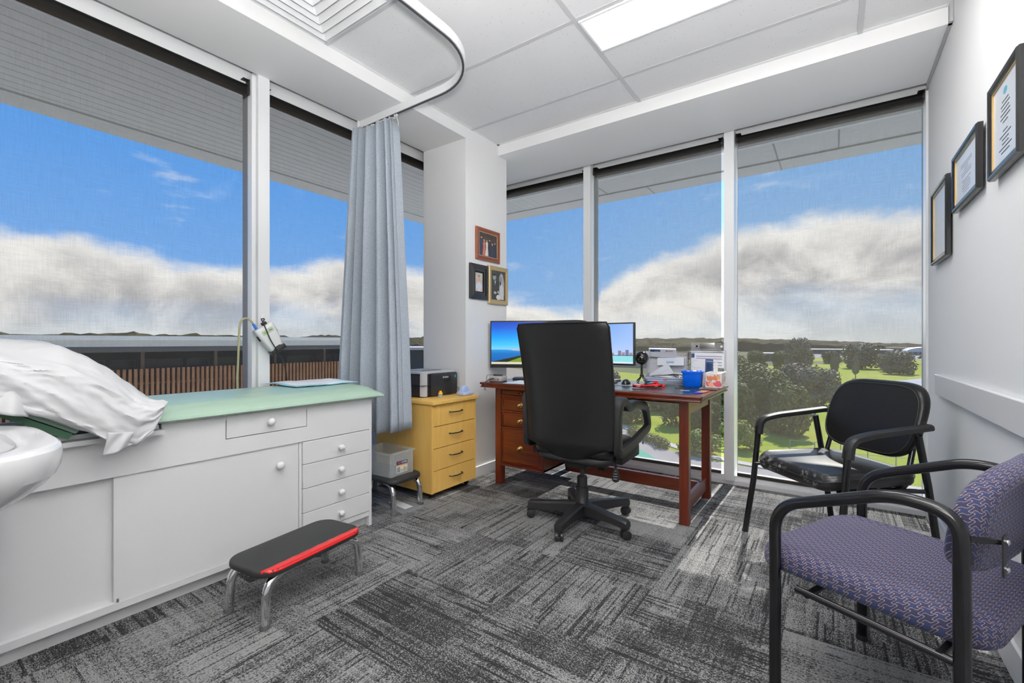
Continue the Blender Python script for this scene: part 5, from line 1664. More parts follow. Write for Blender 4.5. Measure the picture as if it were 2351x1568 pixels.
# ================================================================== BLUE VISITOR ARMCHAIR
def pattern_mat():
    m, nt, b = newmat('woven_blue_pattern')
    tc = nd(nt, 'ShaderNodeTexCoord'); g = nd(nt, 'ShaderNodeNewGeometry')
    x, y, z = SEP(nt, tc.outputs['Object'])
    u0 = M(nt, 'ADD', x, M(nt, 'MULTIPLY', z, .7)); v0 = M(nt, 'ADD', y, M(nt, 'MULTIPLY', z, .75))
    k = 54.0
    u = M(nt, 'MULTIPLY', M(nt, 'ADD', u0, v0), k * .7071); v = M(nt, 'MULTIPLY', M(nt, 'SUBTRACT', v0, u0), k * .7071)
    def wave(a, c):
        w = M(nt, 'ADD', a, M(nt, 'MULTIPLY', M(nt, 'SINE', M(nt, 'MULTIPLY', c, 2 * pi)), .22))
        f = M(nt, 'ABSOLUTE', M(nt, 'SUBTRACT', M(nt, 'FRACT', w), .5))
        return f, M(nt, 'FLOOR', w)
    f1, c1 = wave(u, v); f2, c2 = wave(v, M(nt, 'ADD', u, .5))
    ln = M(nt, 'MAXIMUM', MAPR(nt, f1, .44, .475, 0, 1, True), MAPR(nt, f2, .44, .475, 0, 1, True))
    chk = M(nt, 'FLOORED_MODULO', M(nt, 'ADD', c1, c2), 2.0)
    fib = NOISE(nt, tc.outputs['Object'], 520, 2, .6)
    base = MIX(nt, chk, (.020, .032, .105), (.026, .024, .066))
    base = MIX(nt, MAPR(nt, fib, .3, .7, 0, .5), base, (.07, .075, .13))
    col = MIX(nt, M(nt, 'MULTIPLY', ln, MAPR(nt, fib, .3, .6, .45, 1)), base, (.44, .32, .23))
    lk(nt, col, b.inputs['Base Color']); b.inputs['Roughness'].default_value = .85; b.inputs['Sheen Weight'].default_value = .18
    b.inputs['Sheen Tint'].default_value = (.6, .65, .9, 1); b.inputs['Specular IOR Level'].default_value = .25
    bp = nd(nt, 'ShaderNodeBump'); bp.inputs['Strength'].default_value = .25; bp.inputs['Distance'].default_value = .002
    lk(nt, fib, bp.inputs['Height']); lk(nt, bp.outputs[0], b.inputs['Normal'])
    return m
def blue_chair():
    t = thing('visitor_chair', 'blue patterned fabric visitor armchair with black tubular steel frame', 'chair', (.165, 1.757, 0), math.radians(66.5))
    FAB = pattern_mat()
    r = .0160
    for s in (-1, 1):
        x = s * .288
        P = fillet([(x, .207, .012), (x, .207, .598), (x, -.08, .712), (x, -.204, .700), (x, -.207, .012)], [.075, .05, .10], 9)
        b = MB(); b.tube(P, r, 18); fr = b.build('side_frame', BLKG, t)
        for y in (.207, -.207):
            b = MB(); b.lathe([(.0185, 0), (.0185, .014), (.0165, .018)], (x, y, 0), 16); b.build('rubber_foot', BLKM, fr)
        b = MB(); b.tube([(x * .98, .15, .372), (x * .98, -.20, .362)], .010, 10); b.build('seat_bearer', BLKG, t)
        # back strap and screws
        b = MB(); b.T = Matrix(((1, 0, 0, s * .238), (0, 0, 1, -.262), (0, 1, 0, 0), (0, 0, 0, 1)))
        b.slab([(-.011, .575), (.009, .575), (.013, .665), (-.014, .665)], 0, .003, 0)
        b.build('back_bracket', BLK, t)
        b = MB(); b.tube([(x, -.207, .650), (s * .24, -.255, .650)], .007, 8); b.build('back_strut', BLKG, t)
        for zz in (.650, .590):
            b = MB(); b.lathe([(.0065, 0), (.0065, -.004), (.004, -.006)], (s * .232, -.262, zz), 14, 'y'); b.build('screw', CHROME, t)
    b = MB(); b.tube([(-.288, .12, .368), (.288, .12, .368)], .010, 10); b.build('cross_rail', BLKG, t)
    b = MB(); b.tube([(-.288, -.165, .364), (.288, -.165, .364)], .010, 10); b.build('cross_rail', BLKG, t)
    def cush(p):
        x, y, z = p
        if z > .43: z += .012 * math.cos(min(1, abs(x) / .27) * pi / 2) + .004 * snoise(x * 9, y * 9, 1)
        if y > .14: z -= (y - .14) ** 2 * 1.2
        z += -.06 * (.27 - y) * .35
        return (x, y, z)
    b = MB(); b.slab(rrect(-.262, .262, -.255, .290, .085, 9), .392, .468, .032, 5, fn=cush); b.build('seat', FAB, t)
    out = []
    for k in range(64):
        a = 2 * pi * k / 64
        c, s = math.cos(a), math.sin(a)
        out.append((.262 * math.copysign(abs(c) ** (.60 if s > 0 else .40), c), (.132 if s > 0 else .125) * math.copysign(abs(s) ** (.85 if s > 0 else .45), s)))
    def bk(p):
        x, h, d = p
        return (x, -.258 + d - .16 * h + .55 * x * x * .8, .668 + h)
    b = MB(); b.slab(out, 0, .062, .026, 5, fn=bk); b.build('backrest', FAB, t)
blue_chair()

# ================================================================== FRAMES ON THE PILLAR
def framed(name, label, cat, y0, y1, z0, z1, x, mats, fw, dep, pic, group, face=1):
    """frame on a wall plane x; face=+1 looks to +x (pillar), -1 looks to -x (right wall). local: x out of the wall, y along, z up"""
    t = thing(name, label, cat, (x, (y0 + y1) / 2, z0), 0 if face > 0 else pi, group)
    w = (y1 - y0) / 2; h = z1 - z0
    outer, inner = mats
    b = MB(); vs = []; fs = []
    prof = [(0, .0), (0, dep * .7), (fw * .18, dep), (fw * .55, dep * .92), (fw * .8, dep * .72), (fw, dep * .70), (fw, .004)]
    cr = [(-w, 0), (w, 0), (w, h), (-w, h)]
    sg = [(1, 1), (-1, 1), (-1, -1), (1, -1)]
    n = len(prof)
    for (cy, cz), (sy, sz) in zip(cr, sg):
        for d, o in prof: vs.append((o, cy + sy * d, cz + sz * d))
    for i in range(4):
        i2 = (i + 1) % 4
        for k in range(n - 1): fs.append((i * n + k, i2 * n + k, i2 * n + k + 1, i * n + k + 1))
    b.add(vs, fs); b.build('frame', outer, t, smooth=False)
    iw = fw * .13; f = fw
    b = MB()
    for q in ((-w + f, w - f, f, f + iw), (-w + f, w - f, h - f - iw, h - f), (-w + f, -w + f + iw, f + iw, h - f - iw), (w - f - iw, w - f, f + iw, h - f - iw)):
        b.box(.003, dep * .66, *q)
    b.build('inner_slip', inner, t, smooth=False)
    MB().box(.001, .004, -w + f, w - f, f, h - f).build('backing', mat('backing_dark', (.03, .03, .03), .7), t, smooth=False)
    pw, ph = w - f - iw, h - 2 * f - 2 * iw
    pic(t, pw, f + iw, ph, dep * .45)
    return t
def shape(par, name, m, pts, x):
    b = MB(); b.add([(x, p[0], p[1]) for p in pts], [tuple(range(len(pts)))])
    return b.build(name, m, par, smooth=False)
def ell(cy, cz, ry, rz_, n=18):
    return [(cy + ry * math.cos(2 * pi * k / n), cz + rz_ * math.sin(2 * pi * k / n)) for k in range(n)]
def photo_base(t, pw, z0, ph, x, m):
    o = MB().box(.0042, x, -pw, pw, z0, z0 + ph).build('photograph', m, t, smooth=False)
    return o
def vmat(name, c0, c1, sc=30):
    m, nt, b = newmat(name)
    tc = nd(nt, 'ShaderNodeTexCoord')
    lk(nt, MIX(nt, MAPR(nt, NOISE(nt, tc.outputs['Object'], sc, 4, .6), .3, .7, 0, 1), c0, c1), b.inputs['Base Color']); b.inputs['Roughness'].default_value = .3
    return m
SKIN = mat('print_skin', (.60, .34, .25), .35)
def group_photo(t, pw, z0, ph, x):
    o = photo_base(t, pw, z0, ph, x, vmat('print_garden', (.035, .02, .015), (.10, .07, .04)))
    cl = [((.05, .06, .10), 0, .86), ((.62, .16, .10), 1, .72), ((.70, .68, .68), 1, .74), ((.04, .04, .05), 0, .80), ((.05, .05, .055), 1, .62), ((.03, .035, .07), 0, .70)]
    W = 2 * pw
    for k, (c, dress, hh) in enumerate(cl):
        cy = -pw + W * (.13 + .15 * k); H = ph * hh; b0 = z0 + ph * .02
        m = mat('print_cloth%d' % k, c, .35)
        wd = W * .072
        if dress: pts = [(cy - wd * 1.3, b0), (cy + wd * 1.3, b0), (cy + wd * .7, b0 + H * .5), (cy + wd * .9, b0 + H * .78), (cy + wd * .3, b0 + H * .83), (cy - wd * .3, b0 + H * .83), (cy - wd * .9, b0 + H * .78), (cy - wd * .7, b0 + H * .5)]
        else: pts = [(cy - wd, b0), (cy + wd, b0), (cy + wd * 1.25, b0 + H * .78), (cy + wd * .4, b0 + H * .84), (cy - wd * .4, b0 + H * .84), (cy - wd * 1.25, b0 + H * .78)]
        shape(o, 'printed_figure', m, pts, x + .0003 + .0002 * k)
        shape(o, 'printed_face', SKIN, ell(cy, b0 + H * .91, wd * .55, H * .075), x + .0005 + .0002 * k)
        shape(o, 'printed_hair', mat('print_hair%d' % (k % 3), ((.05, .03, .02), (.35, .22, .10), (.12, .08, .05))[k % 3], .4), ell(cy, b0 + H * .955, wd * .6, H * .045), x + .0006 + .0002 * k)
def baby_photo(t, pw, z0, ph, x):
    o = photo_base(t, pw, z0, ph, x, BLKM)
    W = pw * 1.55; 
    shape(o, 'printed_ground', vmat('print_pale', (.45, .42, .38), (.66, .62, .58), 20), [(-W / 2, z0 + ph * .05), (W / 2, z0 + ph * .05), (W / 2, z0 + ph * .93), (-W / 2, z0 + ph * .93)], x + .0003)
    shape(o, 'printed_figure', mat('print_bib', (.66, .68, .76), .35), [(-W * .42, z0 + ph * .06), (W * .42, z0 + ph * .06), (W * .40, z0 + ph * .36), (W * .18, z0 + ph * .48), (-W * .18, z0 + ph * .48), (-W * .40, z0 + ph * .36)], x + .0006)
    shape(o, 'printed_face', mat('print_babyskin', (.72, .47, .38), .35), ell(0, z0 + ph * .64, W * .26, ph * .16), x + .0008)
    shape(o, 'printed_hair', mat('print_babyhair', (.42, .28, .18), .4), ell(0, z0 + ph * .78, W * .19, ph * .055), x + .0010)
    for s in (-1, 1):
        shape(o, 'printed_eye', INK, ell(s * W * .10, z0 + ph * .67, W * .03, ph * .010, 10), x + .0011)
        shape(o, 'printed_hand', mat('print_babyskin', (.72, .47, .38), .35), ell(s * W * .30, z0 + ph * .13, W * .13, ph * .055, 12), x + .0009)
    shape(o, 'printed_mouth', mat('print_mouth', (.45, .12, .10), .4), ell(0, z0 + ph * .585, W * .07, ph * .014, 12), x + .0011)
def bw_photo(t, pw, z0, ph, x):
    o = photo_base(t, pw, z0, ph, x, vmat('print_bw', (.02, .02, .02), (.09, .09, .09), 26))
    W = 2 * pw
    G = lambda g: mat('print_grey_%d' % int(g * 100), (g, g, g), .35)
    shape(o, 'printed_suit', G(.05), [(-W * .48, z0), (W * .08, z0), (W * .10, z0 + ph * .5), (-W * .1, z0 + ph * .66), (-W * .3, z0 + ph * .66), (-W * .48, z0 + ph * .52)], x + .0003)
    shape(o, 'printed_shirt', G(.6), [(-W * .22, z0 + ph * .5), (-W * .16, z0 + ph * .66), (-W * .26, z0 + ph * .66)], x + .0005)
    shape(o, 'printed_face', G(.42), ell(-W * .27, z0 + ph * .78, W * .12, ph * .10), x + .0005)
    shape(o, 'printed_hair', G(.03), ell(-W * .29, z0 + ph * .87, W * .13, ph * .05), x + .0007)
    shape(o, 'printed_veil', G(.45), [(W * .02, z0 + ph * .2), (W * .45, z0 + ph * .15), (W * .46, z0 + ph * .62), (W * .34, z0 + ph * .92), (W * .20, z0 + ph * .95), (W * .08, z0 + ph * .80), (W * .10, z0 + ph * .55)], x + .0003)
    shape(o, 'printed_dress', G(.68), [(W * .02, z0 + ph * .02), (W * .42, z0 + ph * .02), (W * .40, z0 + ph * .45), (W * .28, z0 + ph * .58), (W * .14, z0 + ph * .58), (W * .10, z0 + ph * .3)], x + .0005)
    shape(o, 'printed_face', G(.30), ell(W * .20, z0 + ph * .74, W * .10, ph * .10), x + .0007)
    shape(o, 'printed_hair', G(.06), ell(W * .17, z0 + ph * .62, W * .06, ph * .12), x + .0006)
    shape(o, 'printed_bouquet', G(.78), ell(W * .02, z0 + ph * .09, W * .16, ph * .09), x + .0009)
    shape(o, 'printed_hand', G(.5), ell(-W * .22, z0 + ph * .24, W * .10, ph * .05, 12), x + .0009)
    shape(o, 'printed_hand', G(.5), ell(0, z0 + ph * .27, W * .07, ph * .05, 12), x + .0010)
MF = mat('frame_mahogany', (.24, .055, .014), .25, coat=.3)
GF = mat('frame_gold', (.52, .40, .22), .38, metal=.35)
GFD = mat('frame_gold_dark', (.34, .20, .06), .35, metal=.4)
BF = mat('frame_black', (.012, .012, .013), .22, coat=.3)
PX = -2.3395
framed('photo_frame', 'reddish wooden photo frame of a dressed-up group, topmost on the pillar', 'picture frame', 2.815, 3.130, 1.754, 2.018, PX, (MF, mat('slip_champagne', (.50, .46, .36), .35, metal=.3)), .034, .018, group_photo, 'photo frames on the pillar')
framed('photo_frame', 'black photo frame of a baby, below the reddish frame on the pillar', 'picture frame', 2.738, 2.966, 1.430, 1.712, PX, (BF, BF), .050, .020, baby_photo, 'photo frames on the pillar')
framed('photo_frame', 'gold photo frame of a black and white bridal couple on the pillar edge', 'picture frame', 2.973, 3.243, 1.406, 1.725, PX, (GF, GFD), .034, .022, bw_photo, 'photo frames on the pillar')

# ------------------------------------------------------------------ certificates on the wall by the chairs
CERT = mat('certificate_paper', (.62, .66, .72), .3)
def cert(seed, emblem):
    def f(t, pw, z0, ph, x):
        o = photo_base(t, pw, z0, ph, x, CERT)
        if emblem is None: return
        if emblem:
            shape(o, 'printed_emblem', mat('emblem_blue', (.10, .38, .50), .4), ell(0, z0 + ph * .86, pw * .16, ph * .045), x + .0003)
        rnd = random.Random(seed)
        b = MB()
        for k in range(12):
            zz = z0 + ph * (.74 - k * .052) - (ph * .06 if k > 5 else 0)
            if zz < z0 + .02: break
            w_ = pw * rnd.uniform(.18, .5)
            b.box(x + .0002, x + .0006, -w_, w_, zz, zz + ph * .012)
        b.build('printed_lines', GREYL if not emblem else INK, o, smooth=False)
        g = MB(); g.box(x + .002, x + .0024, -pw, pw, z0, z0 + ph)
    return f
GOLDL = mat('slip_gold', (.50, .34, .12), .3, metal=.7)
def certframe(label, y0, y1, z0, z1, cf):
    return framed('certificate_frame', label, 'picture frame', y0, y1, z0, z1, XE - .008, (BF, GOLDL), .026, .022, cf, 'certificate frames on the wall', -1)
certframe('tall black certificate frame with a plain blank sheet, closest to the window', 3.09, 3.50, 1.520, 1.925, cert(1, None))
certframe('black and gold certificate frame with faint grey lines, between two other frames', 2.50, 2.945, 1.690, 1.948, cert(2, False))
certframe('large black certificate frame with a blue emblem, highest on the wall', 2.02, 2.345, 1.667, 1.995, cert(3, True))

# ================================================================== OUTSIDE
GZ = -9.0
# concrete overhang of this building's own roof above the windows
SOFF = mat('painted_soffit', (.62, .62, .625), .8)
b = MB()
b.box(-5.0, -2.99, -9, 5.40, 2.86, 3.10); b.box(-2.99, 4, 3.99, 5.40, 2.86, 3.10)
b.box(-5.0, -4.74, -9, 5.40, 2.845, 2.86); b.box(-4.74, 4, 5.12, 5.40, 2.845, 2.86)
for k in range(17):
    x = -4.70 + k * .10
    b.box(x, x + .028, -9, 5.10 if x > -3 else 5.12, 2.8578, 2.862)
struct(b.build('roof_slab', SOFF, smooth=False))
b = MB()
jm = mat('soffit_joint', (.34, .34, .34), .8)
for x in (-2.20, -.43, 0.05, 1.4): b.box(x - .006, x + .006, 4.02, 5.118, 2.8565, 2.8598)
for x in (-1.72, -.42, .9): b.box(x - .005, x + .005, 5.125, 5.395, 2.8425, 2.8448)
struct(b.build('roof_slab_joint_lines', jm, smooth=False))

def gmat(name, c0, c1, c2, sc):
    m, nt, b = newmat(name)
    g = nd(nt, 'ShaderNodeNewGeometry')
    n = NOISE(nt, g.outputs['Position'], sc, 5, .6); n2 = NOISE(nt, g.outputs['Position'], sc * .12, 4, .55)
    c = MIX(nt, MAPR(nt, n, .3, .7, 0, 1), c0, c1)
    lk(nt, MIX(nt, MAPR(nt, n2, .45, .65, 0, 1), c, c2), b.inputs['Base Color'])
    b.inputs['Roughness'].default_value = .95; b.inputs['Specular IOR Level'].default_value = .05
    return m
LAWN = gmat('lawn_grass', (.24, .29, .03), (.33, .375, .045), (.36, .34, .08), .5)
BUSHLAND = gmat('bushland', (.10, .12, .05), (.17, .17, .09), (.24, .22, .15), .05)
ASPH = gmat('road_asphalt', (.33, .285, .265), (.40, .35, .32), (.30, .265, .25), .3)
PATHM = mat('pale_path', (.50, .44, .40), .9)
def flat(name, pts, z, m, label=None):
    o = MB().slab(pts, z - .05, z, 0).build(name, m, None, smooth=False)
    o['kind'] = 'structure'
    return o
flat('ground', [(-900, -60), (600, -60), (600, 1500), (-900, 1500)], GZ, BUSHLAND)
flat('pavement', [(-30, 4.2), (40, 4.2), (40, 31.5), (-30, 31.5)], GZ + .05, mat('unseen_bounce_paving', (.58, .56, .53), .9))  # unseen pale paving, added to bounce sunlight up to the overhang
flat('pavement', [(-13.9, -40), (-3.2, -40), (-3.2, 4.1), (-13.9, 4.1)], GZ + .05, mat('unseen_bounce_paving', (.58, .56, .53), .9))  # same added bounce paving on the couch window side, out of view
flat('lawn', [(-30, 41), (-9.5, 40.8), (60, 41), (70, 112), (14, 108), (1, 123), (-3, 96), (-16, 70), (-30, 58)], GZ + .03, LAWN)
flat('lawn', [(-24, 135), (0, 131), (40, 176), (60, 250), (5, 262), (-30, 200)], GZ + .03, LAWN)
flat('lawn', [(-20, 285), (70, 268), (80, 330), (-20, 330)], GZ + .03, LAWN)
flat('lawn', [(-75, 110), (-36, 96), (-28, 128), (-70, 150)], GZ + .03, LAWN)
flat('pavement', [(1.5, 125), (8, 109), (15, 110), (60, 116), (60, 168), (21, 168)], GZ + .06, mat('grey_court', (.36, .34, .37), .9))
flat('pavement', [(-15, 335), (75, 335), (80, 425), (-15, 435)], GZ + .06, ASPH)
flat('pavement', [(-190, 80), (-60, 60), (-48, 105), (-170, 190)], GZ + .06, mat('tan_yard', (.24, .19, .15), .9))
def band(pts, w):
    L = []; R_ = []
    P = [Vector((*p, 0)) for p in pts]
    for i, p in enumerate(P):
        t = (P[min(i + 1, len(P) - 1)] - P[max(i - 1, 0)]).normalized(); nn = Vector((-t.y, t.x, 0))
        L.append((p + nn * w / 2)[:2]); R_.append((p - nn * w / 2)[:2])
    return R_ + L[::-1]
ctr = [p[:2] for p in fillet([(-120, 118, 0), (-45, 66, 0), (-22, 47, 0), (-12, 36.6, 0), (10, 36.4, 0), (90, 42, 0)], 16, 8)]
flat('road', band(ctr, 8.0), GZ + .08, ASPH)
flat('path', band([p[:2] for p in fillet([(-34, 64, 0), (-18, 49.5, 0), (-8.5, 41.2, 0), (10, 41.1, 0), (90, 47, 0)], 10, 6)], 1.0), GZ + .10, PATHM)
flat('road_marking', band([(-17.6, 43.6), (-15.6, 41.6), (-13.6, 39.3), (-12.3, 37.8)], 1.3), GZ + .11, mat('lane_teal', (.10, .33, .22), .9))
flat('road_marking', band([(-9, 37.4), (30, 38.2)], .16), GZ + .11, mat('lane_white', (.6, .58, .55), .8))

# ------------------------------------------------------------------ trees
def leafmat(name, c0, c1):
    m, nt, b = newmat(name)
    g = nd(nt, 'ShaderNodeNewGeometry'); oi = nd(nt, 'ShaderNodeObjectInfo')
    f = M(nt, 'ADD', M(nt, 'MULTIPLY', NOISE(nt, g.outputs['Position'], 1.1, 3, .6), .7), M(nt, 'MULTIPLY', oi.outputs['Random'], .4))
    lk(nt, MIX(nt, f, c0, c1), b.inputs['Base Color'])
    b.inputs['Roughness'].default_value = .7; b.inputs['Specular IOR Level'].default_value = .2
    return m
LEAF_D = leafmat('leaves_dark', (.055, .078, .016), (.16, .185, .05))
LEAF_O = leafmat('leaves_olive', (.14, .135, .035), (.29, .27, .085))
LEAF_Y = leafmat('leaves_lime', (.16, .20, .03), (.36, .38, .07))
LEAF_G = leafmat('leaves_greyed', (.13, .12, .075), (.25, .22, .15))
BARK = mat('bark', (.12, .09, .07), .9)
def crown_mesh(name, blobs, n, ls, m, seed):
    rnd = random.Random(seed); b = MB()
    tot = sum(r[0] * r[1] for _, r in blobs)
    for c, r in blobs:
        for _ in range(int(n * r[0] * r[1] / tot)):
            d = Vector((rnd.gauss(0, 1), rnd.gauss(0, 1), rnd.gauss(0, 1))).normalized()
            k = rnd.uniform(.72, 1.04)
            p = Vector((c[0] + d.x * r[0] * k, c[1] + d.y * r[0] * k, c[2] + d.z * r[1] * k))
            nn = (d + Vector((rnd.uniform(-.7, .7), rnd.uniform(-.7, .7), rnd.uniform(-.4, .9)))).normalized()
            a = nn.orthogonal().normalized(); q = nn.cross(a)
            th = rnd.uniform(0, 6.28); a, q = a * math.cos(th) + q * math.sin(th), q * math.cos(th) - a * math.sin(th)
            s = ls * rnd.uniform(.6, 1.3)
            b.add([tuple(p - a * s), tuple(p - q * s * .6), tuple(p + a * s), tuple(p + q * s * .6)], [(0, 1, 2, 3)])
    me = bpy.data.meshes.new(name); me.from_pydata(b.v, [], b.f); me.materials.append(m)
    return me
def round_blobs(seed, n=9):
    rnd = random.Random(seed); out = [((0, 0, .62), (.34, .30))]
    for k in range(n):
        a = 2 * pi * k / n + rnd.uniform(-.3, .3)
        out.append(((.34 * math.cos(a) * rnd.uniform(.7, 1.1), .34 * math.sin(a) * rnd.uniform(.7, 1.1), (.20, .34, .50, .66)[k % 4] + rnd.uniform(-.06, .06)), (rnd.uniform(.20, .27), rnd.uniform(.17, .23))))
    return out
CR = {
 'broad': [crown_mesh('broad_crown', round_blobs(1, 12), 3200, .042, LEAF_D, 1), crown_mesh('broad_crown', round_blobs(2, 12), 3200, .042, LEAF_D, 2)],
 'olive': [crown_mesh('olive_crown', round_blobs(3, 12), 3200, .042, LEAF_O, 3)],
 'grey': [crown_mesh('grey_crown', round_blobs(4, 12), 2800, .045, LEAF_G, 4)],
 'lime': [crown_mesh('lime_crown', round_blobs(5, 7), 2200, .045, LEAF_Y, 5)],
 'tall': [crown_mesh('tall_crown', [((0, 0, .30 + .11 * k), (.30 - .035 * abs(k - 2), .13)) for k in range(6)], 1500, .06, LEAF_G, 6)],
}
bt = MB(); bt.tube([(0, 0, 0), (.01, .005, .3), (0, .01, .62)], .03, 8, rs=[.035, .028, .018]); bt.tube([(.008, .004, .28), (.14, .05, .52)], .016, 6, rs=[.018, .01]); bt.tube([(.005, .004, .30), (-.12, -.06, .5)], .016, 6, rs=[.018, .01])
ME_TRUNK = bt.mesh('tree_trunk', BARK)
def tree(kind, label, x, y, h, w, k=0, group=None, name='tree'):
    t = thing(name, label, 'bush' if name == 'bush' else 'tree', (x, y, GZ), random.uniform(0, 6.28), group)
    t.scale = (w / 1.2, w / 1.2, h)
    c = bpy.data.objects.new('crown', CR[kind][k % len(CR[kind])]); COL.objects.link(c); c.parent = t
    if name == 'tree':
        s = bpy.data.objects.new('trunk', ME_TRUNK); COL.objects.link(s); s.parent = t
    return t
G1 = 'park trees near the lawn'; G2 = 'distant park trees'
tree('broad', 'dark bushy tree on the near lawn, just beyond the white window post', -9.3, 57, 6.4, 6.0, 0, G1)
tree('olive', 'brownish olive tree at the lawn edge, in front of the darker trees', -3.7, 57.0, 6.0, 4.9, 0, G1)
tree('broad', 'dark tree behind the olive tree, touching the bright lawn', -5.6, 63.5, 7.0, 6.4, 1, G1)
tree('broad', 'large dark green tree standing behind the dark bushy tree by the post', -12.6, 63.6, 7.6, 7.2, 1, G1)
tree('broad', 'dark round tree in the second row behind the olive tree', -8.6, 71.6, 7.4, 8.2, 0, G1)
tree('broad', 'broad dark tree furthest back in the group by the window post', -17.0, 74, 7.4, 8.6, 1, G1)
tree('broad', 'tall dark tree rising over the back of the group by the post', -12.6, 83, 8.0, 9.0, 0, G1)
tree('broad', 'dark spreading tree at the roadside edge of the group by the post', -14.6, 56.4, 5.4, 5.0, 1, G1)
tree('olive', 'second olive tree filling the gap behind the spreading roadside tree', -23.0, 82.5, 6.8, 8.0, 0, G1)
tree('broad', 'dark tree closing the group beyond the olive ones', -26, 95, 7.6, 10, 0, G1)
tree('broad', 'far dark tree at the end of the group next to the post', -15, 97.5, 7.6, 10, 1, G1)
tree('grey', 'greyish feathery tree on the bright lawn, above the black armchair arm', -1.9, 86, 6.8, 7.4, 0, G1)
tree('grey', 'second greyish tree half behind the feathery one on the lawn', -5.4, 95, 7.0, 8.4, 0, G1)
tree('grey', 'tall grey tree standing before the white-roofed warehouse', -9.0, 170, 12.5, 9.0, 0, G2)
tree('tall', 'slim dark conifer on the far lawn', 0.6, 158, 7.6, 4.5, 0, G2)
tree('tall', 'slim lone tree beside the grey court', 5.3, 156, 6.6, 3.8, 0, G2)
tree('grey', 'broad tree at the back edge of the far lawn', 9, 212, 10.5, 14, 0, G2)
for k, (x, y, h, w) in enumerate(((17, 183, 8.0, 10), (27, 187, 8.6, 10), (37.5, 190, 8.5, 10), (17, 197, 8, 10))):
    tree('grey', ('dense tree at the corner of the grey court and the far lawn', 'dense tree in the middle of the clump beyond the grey court', 'dense tree of the clump beyond the grey court, next to the room wall', 'smallest tree behind the clump beyond the grey court')[k], x, y, h, w, 0, G2)
for k in range(6):
    x = -50 + k * 6.9
    tree('broad', 'one of the dark trees in the row before the low grey buildings', x, 190 + (k * 37 % 11) * .5, 5.6 + (k % 3) * .8, 6.8, k, 'tree row before the low buildings')
for k in range(5):
    tree('broad', 'one of the dark trees far out before the car park', -30 + k * 10, 246 + (k % 2) * 6, 6.5, 9, k, 'trees before the car park')
# seen below the desk top
tree('lime', 'yellow green bush below the window, seen through the desk legs', -9.6, 43.2, 2.4, 4.2, 0, 'bushes below the window', 'bush')
tree('lime', 'yellow green shrub behind the rear desk leg', -7.0, 47.2, 3.0, 3.8, 0, 'bushes below the window', 'bush')
tree('broad', 'dark tree seen between the chair arm and the front desk leg', -20.8, 55.0, 4.4, 5.6, 0, G1)
tree('broad', 'dark tree between the two desk legs', -10.6, 49.8, 4.6, 4.8, 1, G1)
tree('grey', 'greyish tree at the road bend seen above the chair arm', -23.5, 60, 4.2, 6.0, 0, G1)
tree('broad', 'dark tree past the road bend behind the desk apron', -20.4, 67, 5.2, 6.5, 1, G1)
tree('broad', 'small dark tree on the road corner seen through the chair arm', -31, 62, 3.2, 4.5, 0, G1)
tree('grey', 'pale tree by the tan yard seen below the skyline monitor', -38, 88, 5, 6.5, 0, G1)
# clipped hedge along the bike lane
t = thing('hedge', 'low yellow green hedge curving along the bike lane', 'hedge', (-15.3, 45.4, GZ), math.radians(-42))
me = crown_mesh('hedge_leaves', [((q * .8, .25 * math.sin(q), .45), (.75, .5)) for q in range(-4, 5)], 2600, .10, LEAF_O, 8)
o = bpy.data.objects.new('foliage', me); COL.objects.link(o); o.parent = t

# wooded ridges on the horizon
def ridge(name, x0, x1, y, depth, zt, amp, m, seed, axis='x'):
    n = 240
    def f(u, v):
        a = x0 + (x1 - x0) * u
        k = math.sin(pi * (.08 + .84 * v))
        z0 = zt(u) if callable(zt) else zt
        h = (z0 - GZ) * (k ** .45) + amp * (snoise(a * .06, v * 4, seed) + .7 * snoise(a * .21, v * 9, seed + 3) + .45 * snoise(a * .6, v * 13, seed + 7))
        if v < .02 or v > .98: h = 0
        d = y + depth * (v - .5) + 3 * snoise(a * .1, v * 5, seed + 5)
        return (a, d, GZ + h) if axis == 'x' else (d, a, GZ + h)
    b = MB(); b.grid(f, n, 14)
    o = b.build(name, m, None, smooth=False)
    o['kind'] = 'stuff'; o['category'] = 'woodland'
    return o
FOR = gmat('forest', (.065, .052, .026), (.125, .10, .055), (.09, .075, .048), .12)
o = ridge('treeline', -420, 420, 535, 60, lambda u: 4.4 - 6.0 * max(0, min(1, (u - .40) / .18)), 1.6, FOR, 2); o['label'] = 'long brown green wooded ridge along the horizon beyond the park'
o = ridge('treeline', -70, 330, -190, 34, lambda u: 3.2, 1.5, FOR, 9, 'y'); o['label'] = 'olive tree line rising above the slatted building roof'
o = ridge('treeline', -150, -62, 330, 50, 1.2, 1.4, FOR, 14); o['label'] = 'dark wooded strip beyond the tan yard'
o = ridge('treeline', -150, -58, 236, 26, -4.4, 1.1, FOR, 21); o['label'] = 'dark strip of woodland behind the row of park trees'

